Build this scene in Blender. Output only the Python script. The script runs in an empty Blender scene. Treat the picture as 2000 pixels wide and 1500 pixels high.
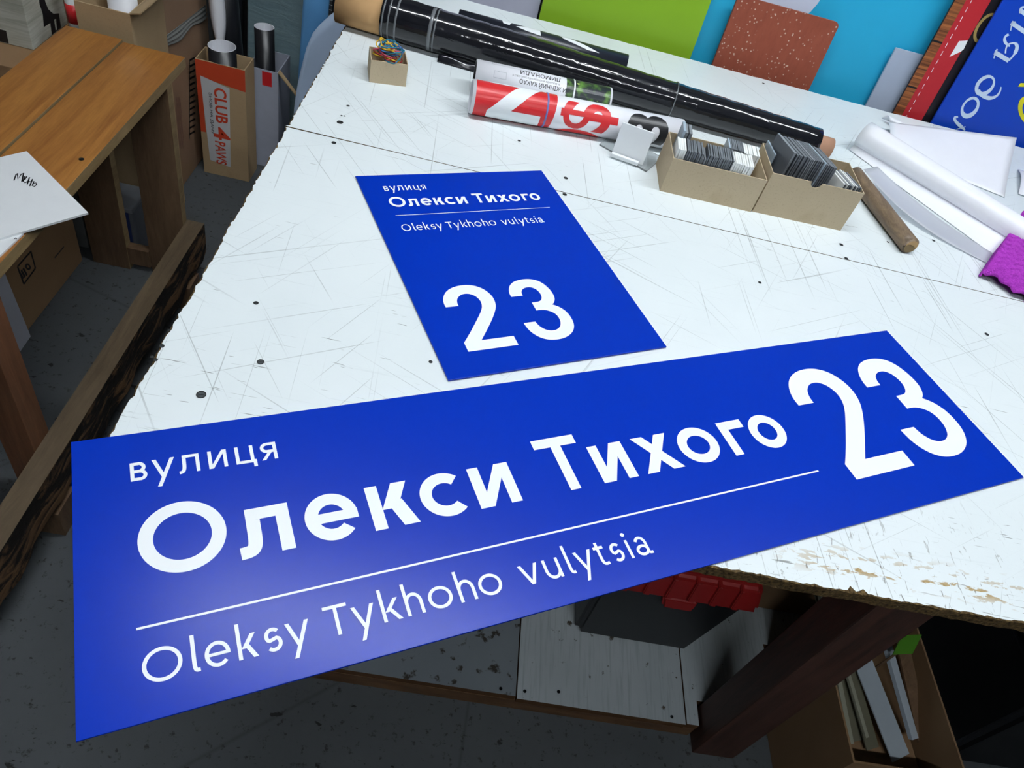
import bpy, bmesh, math, random
from mathutils import Vector, Matrix
random.seed(7)
R = random.Random(11)
scene = bpy.context.scene
COL = scene.collection

# ------------------------------------------------------------------ camera
F_PX, PITCH, ROLL, YAW, CAM_Z = 1445.28, 0.792321532, 0.321117944, math.radians(9.5), 1.513
def _rz(v):
    c, s = math.cos(-YAW), math.sin(-YAW)
    return Vector((c*v[0]-s*v[1], s*v[0]+c*v[1], v[2]))
_f = Vector((0, math.cos(PITCH), -math.sin(PITCH))); _r = Vector((1, 0, 0)); _u = _r.cross(_f)
CR = _rz(math.cos(ROLL)*_r + math.sin(ROLL)*_u)
CU = _rz(-math.sin(ROLL)*_r + math.cos(ROLL)*_u)
CF = _rz(_f)
cam_data = bpy.data.cameras.new('camera'); cam = bpy.data.objects.new('camera', cam_data)
cam_data.sensor_width = 36.0; cam_data.lens = 36.0*F_PX/2000.0; cam_data.clip_start = 0.02
cam.matrix_world = Matrix(((CR.x, CU.x, -CF.x, 0), (CR.y, CU.y, -CF.y, 0), (CR.z, CU.z, -CF.z, CAM_Z), (0, 0, 0, 1)))
COL.objects.link(cam); scene.camera = cam
CP = Vector((0, 0, CAM_Z))

# ------------------------------------------------------------------ world, exposure
world = bpy.data.worlds.new('world'); scene.world = world; world.use_nodes = True
world.node_tree.nodes['Background'].inputs[0].default_value = (0, 0, 0, 1)
world.node_tree.nodes['Background'].inputs[1].default_value = 0.0
scene.view_settings.view_transform = 'Standard'; scene.view_settings.look = 'None'
scene.view_settings.gamma = 1.0; scene.view_settings.use_curve_mapping = False
scene.view_settings.exposure = 0.0
LAMP_STRENGTH = 130.0         # LED tubes on the ceiling, built further down as fixtures
LAMP_COLOUR = (0.91, 0.95, 0.98)

# ------------------------------------------------------------------ pixel -> place
def ray(u, v): return CF + CR*((u-1000)/F_PX) - CU*((v-750)/F_PX)
def at(u, v, z):                       # point at height z
    d = ray(u, v); return CP + d*((z-CAM_Z)/d.z)
def atx(u, v, x):
    d = ray(u, v); return CP + d*(x/d.x)
def aty(u, v, y):
    d = ray(u, v); return CP + d*(y/d.y)
TT = 0.850                             # table top
ST = 0.853                             # top of the signs

# ------------------------------------------------------------------ materials
def lin(r, g=None, b=None):
    if g is None: r, g, b = [int(r[i:i+2], 16) for i in (1, 3, 5)]
    def f(c):
        c /= 255.0
        return c/12.92 if c <= .04045 else ((c+.055)/1.055)**2.4
    return (f(r), f(g), f(b), 1.0)
class N:
    def __init__(s, name):
        s.m = bpy.data.materials.new(name); s.m.use_nodes = True
        s.t = s.m.node_tree; s.b = s.t.nodes['Principled BSDF']
    def n(s, typ, **kw):
        x = s.t.nodes.new(typ)
        for k, v in kw.items(): setattr(x, k, v)
        return x
    def link(s, a, b): s.t.links.new(a, b)
    def val(s, sock, v):
        if hasattr(v, 'is_linked') or isinstance(v, bpy.types.NodeSocket): s.link(v, sock)
        else: sock.default_value = v
    def co(s, kind='Object'): return s.n('ShaderNodeTexCoord').outputs[kind]
    def pos(s): return s.n('ShaderNodeNewGeometry').outputs['Position']
    def mapv(s, v, scale=(1, 1, 1), rot=(0, 0, 0), loc=(0, 0, 0)):
        x = s.n('ShaderNodeMapping'); s.link(v, x.inputs[0])
        x.inputs['Scale'].default_value = scale; x.inputs['Rotation'].default_value = rot; x.inputs['Location'].default_value = loc
        return x.outputs[0]
    def noise(s, v, scale, detail=4, rough=.55, dist=0):
        x = s.n('ShaderNodeTexNoise'); s.link(v, x.inputs['Vector'])
        x.inputs['Scale'].default_value = scale; x.inputs['Detail'].default_value = detail
        x.inputs['Roughness'].default_value = rough; x.inputs['Distortion'].default_value = dist
        return x.outputs['Fac']
    def edge(s, v, scale, rnd=1.0):
        x = s.n('ShaderNodeTexVoronoi', feature='DISTANCE_TO_EDGE'); s.link(v, x.inputs['Vector'])
        x.inputs['Scale'].default_value = scale; x.inputs['Randomness'].default_value = rnd
        return x.outputs['Distance']
    def ramp(s, f, a, b, inv=False):
        x = s.n('ShaderNodeMapRange'); s.link(f, x.inputs[0]); x.inputs[1].default_value = a; x.inputs[2].default_value = b
        x.inputs[3].default_value = 1.0 if inv else 0.0; x.inputs[4].default_value = 0.0 if inv else 1.0
        return x.outputs[0]
    def math(s, op, a, b=0.0):
        x = s.n('ShaderNodeMath', operation=op); s.val(x.inputs[0], a); s.val(x.inputs[1], b); return x.outputs[0]
    def mix(s, f, a, b):
        x = s.n('ShaderNodeMix', data_type='RGBA'); s.val(x.inputs[0], f); s.val(x.inputs[6], a); s.val(x.inputs[7], b)
        return x.outputs[2]
    def bump(s, h, strength=.2, dist=.002):
        x = s.n('ShaderNodeBump'); s.link(h, x.inputs['Height']); x.inputs['Strength'].default_value = strength
        x.inputs['Distance'].default_value = dist; s.link(x.outputs[0], s.b.inputs['Normal'])
    def set(s, col=None, rough=.5, spec=.5, metal=0, coat=0):
        if col is not None: s.val(s.b.inputs['Base Color'], col)
        s.val(s.b.inputs['Roughness'], rough); s.b.inputs['Specular IOR Level'].default_value = spec
        s.b.inputs['Metallic'].default_value = metal; s.b.inputs['Coat Weight'].default_value = coat
        return s.m
MAT = {}
def plain(name, col, rough=.5, spec=.5, var=.12, scale=30, bump=0.0, metal=0, coat=0, stretch=(1, 1, 1)):
    """slightly mottled plain surface"""
    if name in MAT: return MAT[name]
    n = N(name); c = lin(col) if isinstance(col, str) else col
    v = n.mapv(n.co(), stretch); f = n.noise(v, scale)
    d = tuple(x*(1-var*2) for x in c[:3])+(1,)
    n.set(n.mix(f, d, tuple(min(1, x*(1+var*.6)) for x in c[:3])+(1,)), rough, spec, metal, coat)
    if bump: n.bump(n.noise(v, scale*4), bump)
    MAT[name] = n.m; return n.m
def wood(name, c1, c2, stretch=(1, 14, 14), scale=3, rough=.55, bump=.15, coat=0):
    if name in MAT: return MAT[name]
    n = N(name); v = n.mapv(n.co(), stretch); f = n.noise(v, scale, 6, .65, 1.2); g = n.noise(v, scale*9, 3)
    k = n.math('ADD', n.math('MULTIPLY', f, .75), n.math('MULTIPLY', g, .25))
    n.set(n.mix(n.ramp(k, .3, .7), lin(c1), lin(c2)), rough, .4, 0, coat); n.bump(g, bump, .001)
    MAT[name] = n.m; return n.m
def table_paint():
    n = N('worn_white_paint'); p = n.pos()
    base = n.mix(n.noise(p, 3.5), lin('#d3dde0'), lin('#e6edef'))
    # brushed streaks along the boards
    st = n.noise(n.mapv(p, (3, 130, 1)), 2.2, 5, .65)
    base = n.mix(n.math('MULTIPLY', n.ramp(st, .60, .74), .22), base, lin('#9aa5a8'))
    # short dark checks along the boards, more of them towards the worn front edge
    sep = n.n('ShaderNodeSeparateXYZ'); n.link(p, sep.inputs[0])
    wear = n.ramp(sep.outputs['Y'], .43, .80, True)
    ck = n.noise(n.mapv(p, (14, 210, 1)), 1.7, 2, .5, .4)
    patch = n.noise(p, 6, 3)
    thr = n.math('SUBTRACT', .745, n.math('MULTIPLY', wear, .07))
    ckm = n.math('MULTIPLY', n.ramp(n.math('SUBTRACT', ck, thr), 0, .03), n.ramp(patch, .40, .55))
    base = n.mix(n.math('MULTIPLY', ckm, .75), base, lin('#4c4f4c'))
    # long thin knife scratches in several directions: noise drawn out into hairlines
    for rot, thr, k, ox in ((.95, .715, .40, 3), (1.5, .705, .45, 11), (2.05, .72, .35, 19), (2.6, .715, .35, 27), (.45, .72, .35, 41)):
        h = n.noise(n.mapv(n.mapv(p, (1, 1, 1), (0, 0, rot)), (2.4, 300, 1), (0, 0, 0), (ox, ox*2, 0)), 1.0, 1, .4)
        m = n.math('MULTIPLY', n.ramp(h, thr, thr+.02), n.ramp(n.noise(n.mapv(p, (1, 1, 1), (0, 0, 0), (ox, 0, 0)), 3.5, 2), .42, .58))
        base = n.mix(n.math('MULTIPLY', m, k), base, lin('#5c6464'))
    # front edge: crackle across the grain and bare chipboard patches
    fr = n.math('MULTIPLY', n.ramp(sep.outputs['Y'], .45, .62, True), n.ramp(sep.outputs['X'], .30, .42))
    cr = n.noise(n.mapv(p, (150, 32, 1), (0, 0, .35)), 1.3, 3, .6, .8)
    base = n.mix(n.math('MULTIPLY', n.math('MULTIPLY', n.ramp(cr, .63, .68), fr), .8), base, lin('#55564f'))
    zone = n.math('MULTIPLY', n.ramp(sep.outputs['Y'], .465, .50, True), n.math('MULTIPLY', n.ramp(sep.outputs['X'], .42, .50), n.ramp(sep.outputs['X'], .74, .84, True)))
    gap = n.math('MULTIPLY', zone, n.ramp(sep.outputs['Y'], .445, .462))
    ch = n.noise(n.mapv(p, (22, 70, 1)), 1.6, 4, .6)
    base = n.mix(n.math('MULTIPLY', n.ramp(ch, .55, .58), gap), base, n.mix(n.noise(p, 260), lin('#7b643c'), lin('#c2a870')))
    n.set(base, n.ramp(n.noise(p, 9), .2, .8), .45)
    n.b.inputs['Roughness'].default_value = .42
    for l in list(n.t.links):
        if l.to_socket == n.b.inputs['Roughness']: n.t.links.remove(l)
    n.bump(n.noise(n.mapv(p, (8, 150, 1)), 2.0, 4), .10, .0006)
    return n.m
def chipboard():
    n = N('chipboard'); p = n.pos()
    n.set(n.mix(n.ramp(n.noise(p, 240, 3), .3, .7), lin('#241b11'), lin('#75603c')), .9, .2); n.bump(n.noise(p, 300, 3), .8, .002); return n.m
def concrete():
    n = N('concrete_floor'); p = n.pos()
    b = n.mix(n.noise(p, 2.2, 6), lin('#3e4245'), lin('#585c5f'))
    b = n.mix(n.math('MULTIPLY', n.ramp(n.noise(p, 55, 5, .7), .58, .66), .8), b, lin('#242423'))
    b = n.mix(n.math('MULTIPLY', n.ramp(n.noise(n.mapv(p, (1, 1.8, 1), (0, 0, .4)), 26, 3), .66, .70), .9), b, lin('#1b1a19'))
    e = n.edge(p, 1.1); b = n.mix(n.math('MULTIPLY', n.ramp(e, 0, .005, True), .3), b, lin('#1c1c1c'))
    n.set(b, .8, .25); n.bump(n.noise(p, 60, 5), .35, .003); return n.m
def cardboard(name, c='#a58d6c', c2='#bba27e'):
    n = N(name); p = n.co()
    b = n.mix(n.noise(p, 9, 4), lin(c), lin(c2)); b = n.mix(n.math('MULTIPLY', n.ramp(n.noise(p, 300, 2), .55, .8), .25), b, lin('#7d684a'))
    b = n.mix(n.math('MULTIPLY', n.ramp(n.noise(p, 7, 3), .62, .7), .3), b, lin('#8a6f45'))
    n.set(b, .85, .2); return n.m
def glossy_film():
    n = N('black_stretch_film'); p = n.co()
    n.set(n.mix(n.noise(p, 8), (.004, .004, .006, 1), (.012, .013, .017, 1)), .10, .6)
    a = n.noise(n.mapv(p, (7, 16, 16)), 2.0, 3, .6, .8); b = n.noise(n.mapv(p, (60, 7, 7)), 1.5, 2)
    n.bump(n.math('ADD', a, n.math('MULTIPLY', b, .25)), .25, .004); return n.m
M_paint = table_paint(); M_chip = chipboard(); M_floor = concrete()
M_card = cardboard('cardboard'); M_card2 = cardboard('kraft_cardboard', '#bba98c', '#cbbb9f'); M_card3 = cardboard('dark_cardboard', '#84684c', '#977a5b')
M_film = glossy_film()
M_blue = plain('sign_blue', lin(0, 45, 166), .27, .17, .03, 120)
M_white_print = plain('white_print', '#eef3f6', .45, .4, .02)
M_edge = plain('aluminium_edge', '#5c6cb0', .4, .5, .05)
M_white = plain('white_plastic', '#e9edf0', .4, .5, .03)
M_paper = plain('white_vinyl', '#eef0f7', .38, .5, .02)
M_red = plain('red_print', '#d2292e', .35, .5, .04)
M_black = plain('black_print', '#15171c', .35, .5, .05)
M_dark_tile = plain('dark_grey_acrylic', '#3d4349', .35, .5, .1)
M_wall = plain('painted_wall', '#5d6062', .8, .2, .06, 4)
M_leg = wood('dark_red_wood', '#281a16', '#54362b', (14, 14, 1.2))
M_bench = wood('orange_varnished_wood', '#7e4c22', '#b07a3c', (14, 1.2, 14), 2.2, .45, .08, .1)
M_raw = wood('raw_pine', '#76603f', '#a18a63', (10, 1.5, 10), 3)
M_board = wood('weathered_board', '#4e3b2a', '#7d634a', (9, 9, 1.2), 3)
M_screw = plain('screw_steel', '#4a4f52', .45, .5, .2, 200, 0, .8)

# ------------------------------------------------------------------ mesh helpers
def link(o, parent=None):
    COL.objects.link(o)
    if parent is not None:
        o.parent = parent; o.matrix_parent_inverse = Matrix.Translation(-world_loc(parent))
    return o
def world_loc(o):
    return Vector(o['_w']) if '_w' in o else o.location.copy()
def tag(o, label, cat, group=None, kind=None):
    if label: o['label'] = label
    if cat: o['category'] = cat
    if group: o['group'] = group
    if kind: o['kind'] = kind
    return o
def mk(name, verts, faces, mats, parent=None, smooth=False, fmat=None):
    """mesh from world coordinates; origin goes to the middle of its base"""
    vs = [Vector(v) for v in verts]
    lo = [min(v[i] for v in vs) for i in range(3)]; hi = [max(v[i] for v in vs) for i in range(3)]
    org = Vector(((lo[0]+hi[0])/2, (lo[1]+hi[1])/2, lo[2]))
    me = bpy.data.meshes.new(name); me.from_pydata([v-org for v in vs], [], faces); 
    for m in (mats if isinstance(mats, (list, tuple)) else [mats]): me.materials.append(m)
    if fmat:
        for p, k in zip(me.polygons, fmat): p.material_index = k
    if smooth:
        for p in me.polygons: p.use_smooth = True
    me.update(); o = bpy.data.objects.new(name, me); o.location = org; o['_w'] = org
    return link(o, parent)
def empty(name, loc, label, cat, group=None):
    o = bpy.data.objects.new(name, None); o.empty_display_size = .05; o.location = loc; o['_w'] = Vector(loc)
    COL.objects.link(o); return tag(o, label, cat, group)
def fix_normals(o):
    bm = bmesh.new(); bm.from_mesh(o.data); bmesh.ops.recalc_face_normals(bm, faces=bm.faces); bm.to_mesh(o.data); bm.free(); return o
QF = [(0, 3, 2, 1), (4, 5, 6, 7), (0, 1, 5, 4), (1, 2, 6, 5), (2, 3, 7, 6), (3, 0, 4, 7)]
def obox(name, o, ex, ey, ez, mats, parent=None, bevel=0, fmat=None):
    """oriented box from corner o with edge vectors"""
    o, ex, ey, ez = map(Vector, (o, ex, ey, ez))
    v = [o, o+ex, o+ex+ey, o+ey, o+ez, o+ex+ez, o+ex+ey+ez, o+ey+ez]
    ob = fix_normals(mk(name, v, QF, mats, parent, fmat=fmat))
    if bevel:
        bm = bmesh.new(); bm.from_mesh(ob.data)
        bmesh.ops.bevel(bm, geom=bm.edges[:], offset=bevel, segments=2, profile=.6, affect='EDGES'); bm.to_mesh(ob.data); bm.free()
    return ob
def box(name, x0, x1, y0, y1, z0, z1, mats, parent=None, bevel=0, fmat=None):
    return obox(name, (x0, y0, z0), (x1-x0, 0, 0), (0, y1-y0, 0), (0, 0, z1-z0), mats, parent, bevel, fmat)
def prism(name, pts, dz, mats, parent=None):
    """pts: 3D outline, extruded by vector dz"""
    n = len(pts); dz = Vector(dz); pts = [Vector(p) for p in pts]
    f = [tuple(range(n))[::-1], tuple(range(n, 2*n))]+[(i, (i+1) % n, n+(i+1) % n, n+i) for i in range(n)]
    return fix_normals(mk(name, pts+[p+dz for p in pts], f, mats, parent))
def frame_of(d):
    d = d.normalized(); a = Vector((0, 0, 1)) if abs(d.z) < .9 else Vector((1, 0, 0))
    x = d.cross(a).normalized(); return x, x.cross(d)
def tube(name, path, r, mats, parent=None, n=8, closed=False, smooth=True):
    path = [Vector(p) for p in path]; m = len(path); vs = []; fs = []
    rr = r if isinstance(r, (list, tuple)) else [r]*m
    px = None
    for i, p in enumerate(path):
        a = path[(i-1) % m] if (closed or i) else p; b = path[(i+1) % m] if (closed or i < m-1) else p
        d = (b-a).normalized()
        if px is None: x, y = frame_of(d)
        else:
            x = (px-d*px.dot(d)).normalized(); y = d.cross(x)
        px = x
        for k in range(n):
            t = 2*math.pi*k/n; vs.append(p+x*(rr[i]*math.cos(t))+y*(rr[i]*math.sin(t)))
    for i in range(m if closed else m-1):
        j = (i+1) % m
        for k in range(n): fs.append((i*n+k, i*n+(k+1) % n, j*n+(k+1) % n, j*n+k))
    if not closed: fs += [tuple(range(n))[::-1], tuple(range((m-1)*n, m*n))]
    return fix_normals(mk(name, vs, fs, mats, parent, smooth))
def shell_tube(name, p0, p1, ro, ri, mats, parent=None, n=32, fmat3=(0, 0, 0)):
    """hollow tube between two points; material index for outside, inside, rims"""
    p0, p1 = Vector(p0), Vector(p1); x, y = frame_of(p1-p0); vs = []; fs = []; fm = []
    for p in (p0, p1):
        for r in (ro, ri):
            for k in range(n):
                t = 2*math.pi*k/n; vs.append(p+x*(r*math.cos(t))+y*(r*math.sin(t)))
    for k in range(n):
        q = (k+1) % n
        fs += [(k, q, 2*n+q, 2*n+k), (n+k, n+q, 3*n+q, 3*n+k), (k, q, n+q, n+k), (2*n+k, 2*n+q, 3*n+q, 3*n+k)]
        fm += [fmat3[0], fmat3[1], fmat3[2], fmat3[2]]
    o = mk(name, vs, fs, mats, parent, True, fm); fix_normals(o)
    for p, k in zip(o.data.polygons, fm): p.use_smooth = k != fmat3[2] or fmat3[2] == fmat3[0]
    return o
def open_box(name, o, ex, ey, h, t, mats, parent=None):
    """open-topped box with wall thickness t (one mesh)"""
    o, ex, ey = Vector(o), Vector(ex), Vector(ey); a, b = ex.normalized()*t, ey.normalized()*t; up = Vector((0, 0, h))
    O = [o, o+ex, o+ex+ey, o+ey]; I = [o+a+b, o+ex-a+b, o+ex+ey-a-b, o+ey+a-b]; bt = Vector((0, 0, t))
    v = O+[p+up for p in O]+[p+up for p in I]+[p+bt for p in I]
    f = [(3, 2, 1, 0), (12, 13, 14, 15)]
    for k in range(4):
        q = (k+1) % 4; f += [(k, q, 4+q, 4+k), (4+k, 4+q, 8+q, 8+k), (8+k, 8+q, 12+q, 12+k)]
    return fix_normals(mk(name, v, f, mats, parent))
def grid(name, fn, nu, nv, mats, parent=None, thick=0.0, smooth=True):
    """surface from fn(s,t), s,t in 0..1"""
    vs = [Vector(fn(i/nu, j/nv)) for j in range(nv+1) for i in range(nu+1)]
    fs = [(j*(nu+1)+i, j*(nu+1)+i+1, (j+1)*(nu+1)+i+1, (j+1)*(nu+1)+i) for j in range(nv) for i in range(nu)]
    o = mk(name, vs, fs, mats, parent, smooth)
    if thick:
        md = o.modifiers.new('thickness', 'SOLIDIFY'); md.thickness = thick; md.offset = 0
    return o

# ------------------------------------------------------------------ lettering: a monoline sans built from strokes
class Pen:
    """collects flat polygons (x right, y up, millimetres)"""
    def __init__(s): s.v = []; s.f = []; s.k = []; s.i = 0
    def poly(s, pts):
        k = len(s.v); s.v += [(x, y) for x, y in pts]; s.f.append(tuple(range(k, k+len(pts)))); s.k.append(s.i); s.i += 1
    def rect(s, x0, y0, x1, y1): s.poly([(x0, y0), (x1, y0), (x1, y1), (x0, y1)])
    def strip(s, L, Rr):
        k = len(s.v); n = len(L); s.v += L+Rr
        s.f += [(k+i, k+i+1, k+n+i+1, k+n+i) for i in range(n-1)]; s.k += [s.i]*(n-1); s.i += 1
    def arc(s, cx, cy, rx, ry, a0, a1, w, n=40):
        A = [math.radians(a0+(a1-a0)*i/n) for i in range(n+1)]
        s.strip([(cx+rx*math.cos(a), cy+ry*math.sin(a)) for a in A], [(cx+(rx-w)*math.cos(a), cy+(ry-w)*math.sin(a)) for a in A])
    def stroke(s, pts, w):
        L, Rr = [], []
        for i, p in enumerate(pts):
            a = pts[max(i-1, 0)]; b = pts[min(i+1, len(pts)-1)]
            dx, dy = b[0]-a[0], b[1]-a[1]; l = math.hypot(dx, dy) or 1; nx, ny = -dy/l*w/2, dx/l*w/2
            L.append((p[0]+nx, p[1]+ny)); Rr.append((p[0]-nx, p[1]-ny))
        s.strip(L, Rr)
    def diag(s, xb, yb, xt, yt, hw): s.poly([(xb, yb), (xb+hw, yb), (xt+hw, yt), (xt, yt)])
def bez(p0, p1, p2, p3, n=14):
    return [tuple((1-t)**3*a+3*(1-t)**2*t*b+3*(1-t)*t*t*c+t**3*d for a, b, c, d in zip(p0, p1, p2, p3)) for t in [i/n for i in range(n+1)]]
def glyph(P, ch, x0, x1, X, C, A, w):
    """X x-height, C cap height, A ascender, w stroke"""
    W = x1-x0; xc = (x0+x1)/2; D = .5*X; os = .018*X
    if ch in 'Оо' or ch in 'Oo':
        H = C if ch in 'ОO' else X
        P.arc(xc, H/2, W/2, H/2+os, 0, 360, w, 64)
    elif ch == 'в':
        P.rect(x0, 0, x0+w, X); r1 = (X*.5+w*.5)/2; r2 = r1
        xr1 = x1-W*.07; P.rect(x0+w, X-w, xr1-r1, X); P.rect(x0+w, X/2-w/2, x1-r2, X/2+w/2); P.rect(x0+w, 0, x1-r2, w)
        P.arc(xr1-r1, X-r1, r1, r1, -90, 90, w, 20); P.arc(x1-r2, r2, r2, r2, -90, 90, w, 20)
    elif ch in 'уy':
        hw = w*1.12; xb = x0+W*.18; P.diag(xb, -D, x1-hw, X, hw)
        xm = xb+(x1-hw-xb)*(D/(X+D)); P.diag(xm+hw*.0, -.02*X+w*.1, x0, X, hw)
    elif ch == 'л':
        P.rect(x1-w, 0, x1, X); xl = x0+W*.18; P.rect(xl, X-w, x1-w, X)
        pts = [(xl+w/2, X-w), (xl+w/2-.005*W, X*.55)]+bez((xl+w/2-.005*W, X*.5), (xl+w/2-.01*W, X*.12), (x0+w*1.0, w*.42), (x0, w*.38), 16)
        P.stroke(pts, w)
    elif ch == 'и':
        P.rect(x0, 0, x0+w, X); P.rect(x1-w, 0, x1, X); P.diag(x0+w*.15, 0, x1-w*1.25, X, w*1.1)
    elif ch == 'ц':
        e = W*.10; P.rect(x0, 0, x0+w, X); P.rect(x1-e-w, 0, x1-e, X); P.rect(x0+w, 0, x1, w); P.rect(x1-w, -.25*X, x1, w)
    elif ch == 'я':
        P.rect(x1-w, 0, x1, X); r = (X*.58)/2
        P.rect(x0+r, X-w, x1-w, X); P.rect(x0+r, X-2*r, x1-w, X-2*r+w); P.arc(x0+r, X-r, r, r, 90, 270, w, 24)
        P.diag(x0, 0, x1-w*2.3, X-2*r+w*.5, w*1.15)
    elif ch in 'еe':
        P.arc(xc, X/2, W/2, X/2+os, 0, 318, w, 56); P.rect(x0+w*.5, X/2-w*.45, x1-.001, X/2+w*.40)
    elif ch in 'кk':
        H = X if ch == 'к' else A; P.rect(x0, 0, x0+w, H); hw = w*1.28
        P.diag(x0+w*.95, X*.42, x1-hw-W*.04, X, hw); P.diag(x1-hw, 0, x0+w*1.15+W*.08, X*.60, hw)
    elif ch == 'с':
        P.arc(xc+W*.08, X/2, W*.58, X/2+os, 48, 312, w, 48)
    elif ch in 'ТT':
        P.rect(x0, C-w, x1, C); P.rect(xc-w/2, 0, xc+w/2, C-w)
    elif ch == 'х':
        hw = w*1.28; P.diag(x0, 0, x1-hw-W*.03, X, hw); P.diag(x1-hw, 0, x0+W*.03, X, hw)
    elif ch == 'г':
        P.rect(x0, 0, x0+w, X); P.rect(x0+w, X-w, x1, X)
    elif ch == 'l':
        P.stroke([(x0+w/2, A), (x0+w/2, X*.5)]+bez((x0+w/2, X*.4), (x0+w/2, w*.3), (x0+w*.9, w*.45), (x1, w*.5), 12), w)
    elif ch == 's':
        h = X; r = h*.265; yt, yb = h-r-w/2+os, r+w/2-os
        rx = W/2-w/2
        P.stroke([(xc+rx*math.cos(math.radians(a))*.95, h-w/2-r+r*math.sin(math.radians(a))) for a in range(38, 235, 12)]
                 + [(xc+rx*math.cos(math.radians(a)), w/2+r+r*math.sin(math.radians(a))) for a in range(55, -148, -12)], w)
    elif ch == 'h':
        P.rect(x0, 0, x0+w, A); P.rect(x1-w, 0, x1, X*.58); P.arc(xc, X*.56, W/2, X*.44+os, 0, 180, w, 28)
    elif ch == 'v':
        hw = w*1.12; P.diag(xc-hw*.5, 0, x0, X, hw); P.diag(xc-hw*.5, 0, x1-hw, X, hw)
    elif ch == 'u':
        P.rect(x0, X*.42, x0+w, X); P.rect(x1-w, 0, x1, X); P.arc(xc, X*.44, W/2, X*.44+os, 180, 360, w, 28)
    elif ch == 't':
        xs = x0+W*.27; P.stroke([(xs+w/2, X*1.24), (xs+w/2, X*.5)]+bez((xs+w/2, X*.42), (xs+w/2, w*.2), (xs+w*1.2, w*.4), (x1, w*.6), 12), w)
        P.rect(x0, X-w*.9, x0+W*.95, X+w*.1)
    elif ch == 'i':
        P.rect(xc-w/2, 0, xc+w/2, X); P.arc(xc, X*1.3, w*.72, w*.72, 0, 360, w*.72, 24)
    elif ch == 'a':
        xr = x1-W*.16; P.stroke([(xr-w/2, X*.62), (xr-w/2, X*.25)]+bez((xr-w/2, X*.2), (xr-w/2, w*.4), (xr, w*.45), (x1, w*.5), 8), w)
        cx = (x0+xr)/2+W*.02; P.arc(cx, X*.62, xr-cx, X*.38+os, 0, 152, w, 24)
        ry = X*.30; P.arc(x0+(xr-x0)*.5, ry-os, (xr-x0)*.5, ry, 0, 360, w, 36)
TWO = [(0.1, 67.9), (14.9, 67.9), (15.4, 73.8), (18.1, 79.9), (23.4, 84.5), (29.3, 85.8), (34.6, 84.6), (39.2, 80.8), (41.8, 75.2), (42.3, 68.9), (40.2, 61.7), (35.9, 54.7), (29.6, 46.6), (20.9, 36.0), (13.7, 27.4), (6.3, 19.0), (0.9, 13.2), (0.9, 0), (58.5, 0), (58.5, 13.6), (21.0, 13.6), (25.8, 19.2), (31.6, 26.0), (38.9, 34.8), (45.9, 43.7), (51.7, 52.0), (55.7, 58.9), (58.1, 65.6), (59.0, 72.2), (58.5, 78.7), (56.1, 85.5), (52.2, 91.5), (46.8, 96.1), (39.8, 99.0), (31.5, 100), (23.0, 99.1), (14.9, 96.2), (8.5, 91.6), (3.9, 85.7), (1.0, 79.2), (0, 73.5)]
THREE = [(3.0, 73.0), (17.5, 73.0), (18.1, 78.0), (20.7, 82.4), (24.9, 85.1), (30.0, 85.9), (34.2, 84.8), (38.1, 81.2), (40.0, 75.7), (40.0, 70.2), (38.3, 65.3), (35.1, 61.9), (31.2, 60.6), (23.4, 60.4), (23.4, 47.1), (27.6, 47.3), (33.1, 46.6), (38.1, 44.3), (42.7, 40.1), (44.8, 33.9), (44.2, 26.4), (41.2, 19.9), (37.3, 16.2), (32.5, 14.2), (27.0, 14.1), (22.0, 16.0), (18.3, 19.5), (15.8, 24.3), (14.4, 30.4), (0, 30.4), (0.8, 22.9), (2.9, 15.6), (6.5, 9.6), (11.7, 4.6), (18.7, 1.2), (26.6, 0), (35.6, 0.6), (44.1, 3.5), (51.0, 8.2), (55.9, 14.4), (58.6, 21.0), (59.6, 28.3), (59.2, 36.1), (57.1, 42.8), (53.0, 48.8), (46.9, 53.9), (50.3, 56.6), (53.3, 61.0), (55.1, 66.2), (55.5, 73.5), (54.3, 81.4), (51.4, 89.0), (46.8, 94.8), (40.3, 98.5), (31.7, 100), (22.7, 99.2), (15.0, 96.5), (9.2, 91.8), (5.3, 85.6), (3.3, 79.4)]
def smooth_outline(pts, sharp_deg=38, n=4):
    """round off the traced outline between its sharp corners"""
    m = len(pts); out = []
    def is_sharp(i):
        a, b, c = pts[i-1], pts[i], pts[(i+1) % m]
        d = math.degrees(math.atan2(c[1]-b[1], c[0]-b[0])-math.atan2(b[1]-a[1], b[0]-a[0])); d = (d+180) % 360-180
        return abs(d) > sharp_deg
    sh = [is_sharp(i) for i in range(m)]
    for i in range(m):
        p1, p2 = pts[i], pts[(i+1) % m]; p0 = p1 if sh[i] else pts[i-1]; p3 = p2 if sh[(i+1) % m] else pts[(i+2) % m]
        for k in range(n):
            t = k/n
            out.append(tuple(.5*(2*b+(c-a)*t+(2*a-5*b+4*c-d)*t*t+(3*b-a-3*c+d)*t**3) for a, b, c, d in zip(p0, p1, p2, p3)))
    return out
TWO, THREE = smooth_outline(TWO), smooth_outline(THREE)
def lay(name, P, place, mat, parent, label=None, lift=0.00025):
    """turn pen polygons into a mesh; place(x,y)->(point, normal)"""
    vs = []; fs = []
    for k, f in enumerate(P.f):
        base = len(vs)
        for i in f:
            p, nrm = place(*P.v[i]); vs.append(p+nrm*(lift+((P.k[k] % 5)*0.00006 if k < len(P.k) else 0)))
        fs.append(tuple(range(base, base+len(f))))
    o = mk(name, vs, fs, mat, parent)
    bm = bmesh.new(); bm.from_mesh(o.data)
    for f in bm.faces: f.normal_update()
    bmesh.ops.triangulate(bm, faces=[f for f in bm.faces if len(f.verts) > 4], ngon_method='EAR_CLIP'); bm.to_mesh(o.data); bm.free()
    if label: o['label'] = label
    return o
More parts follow.
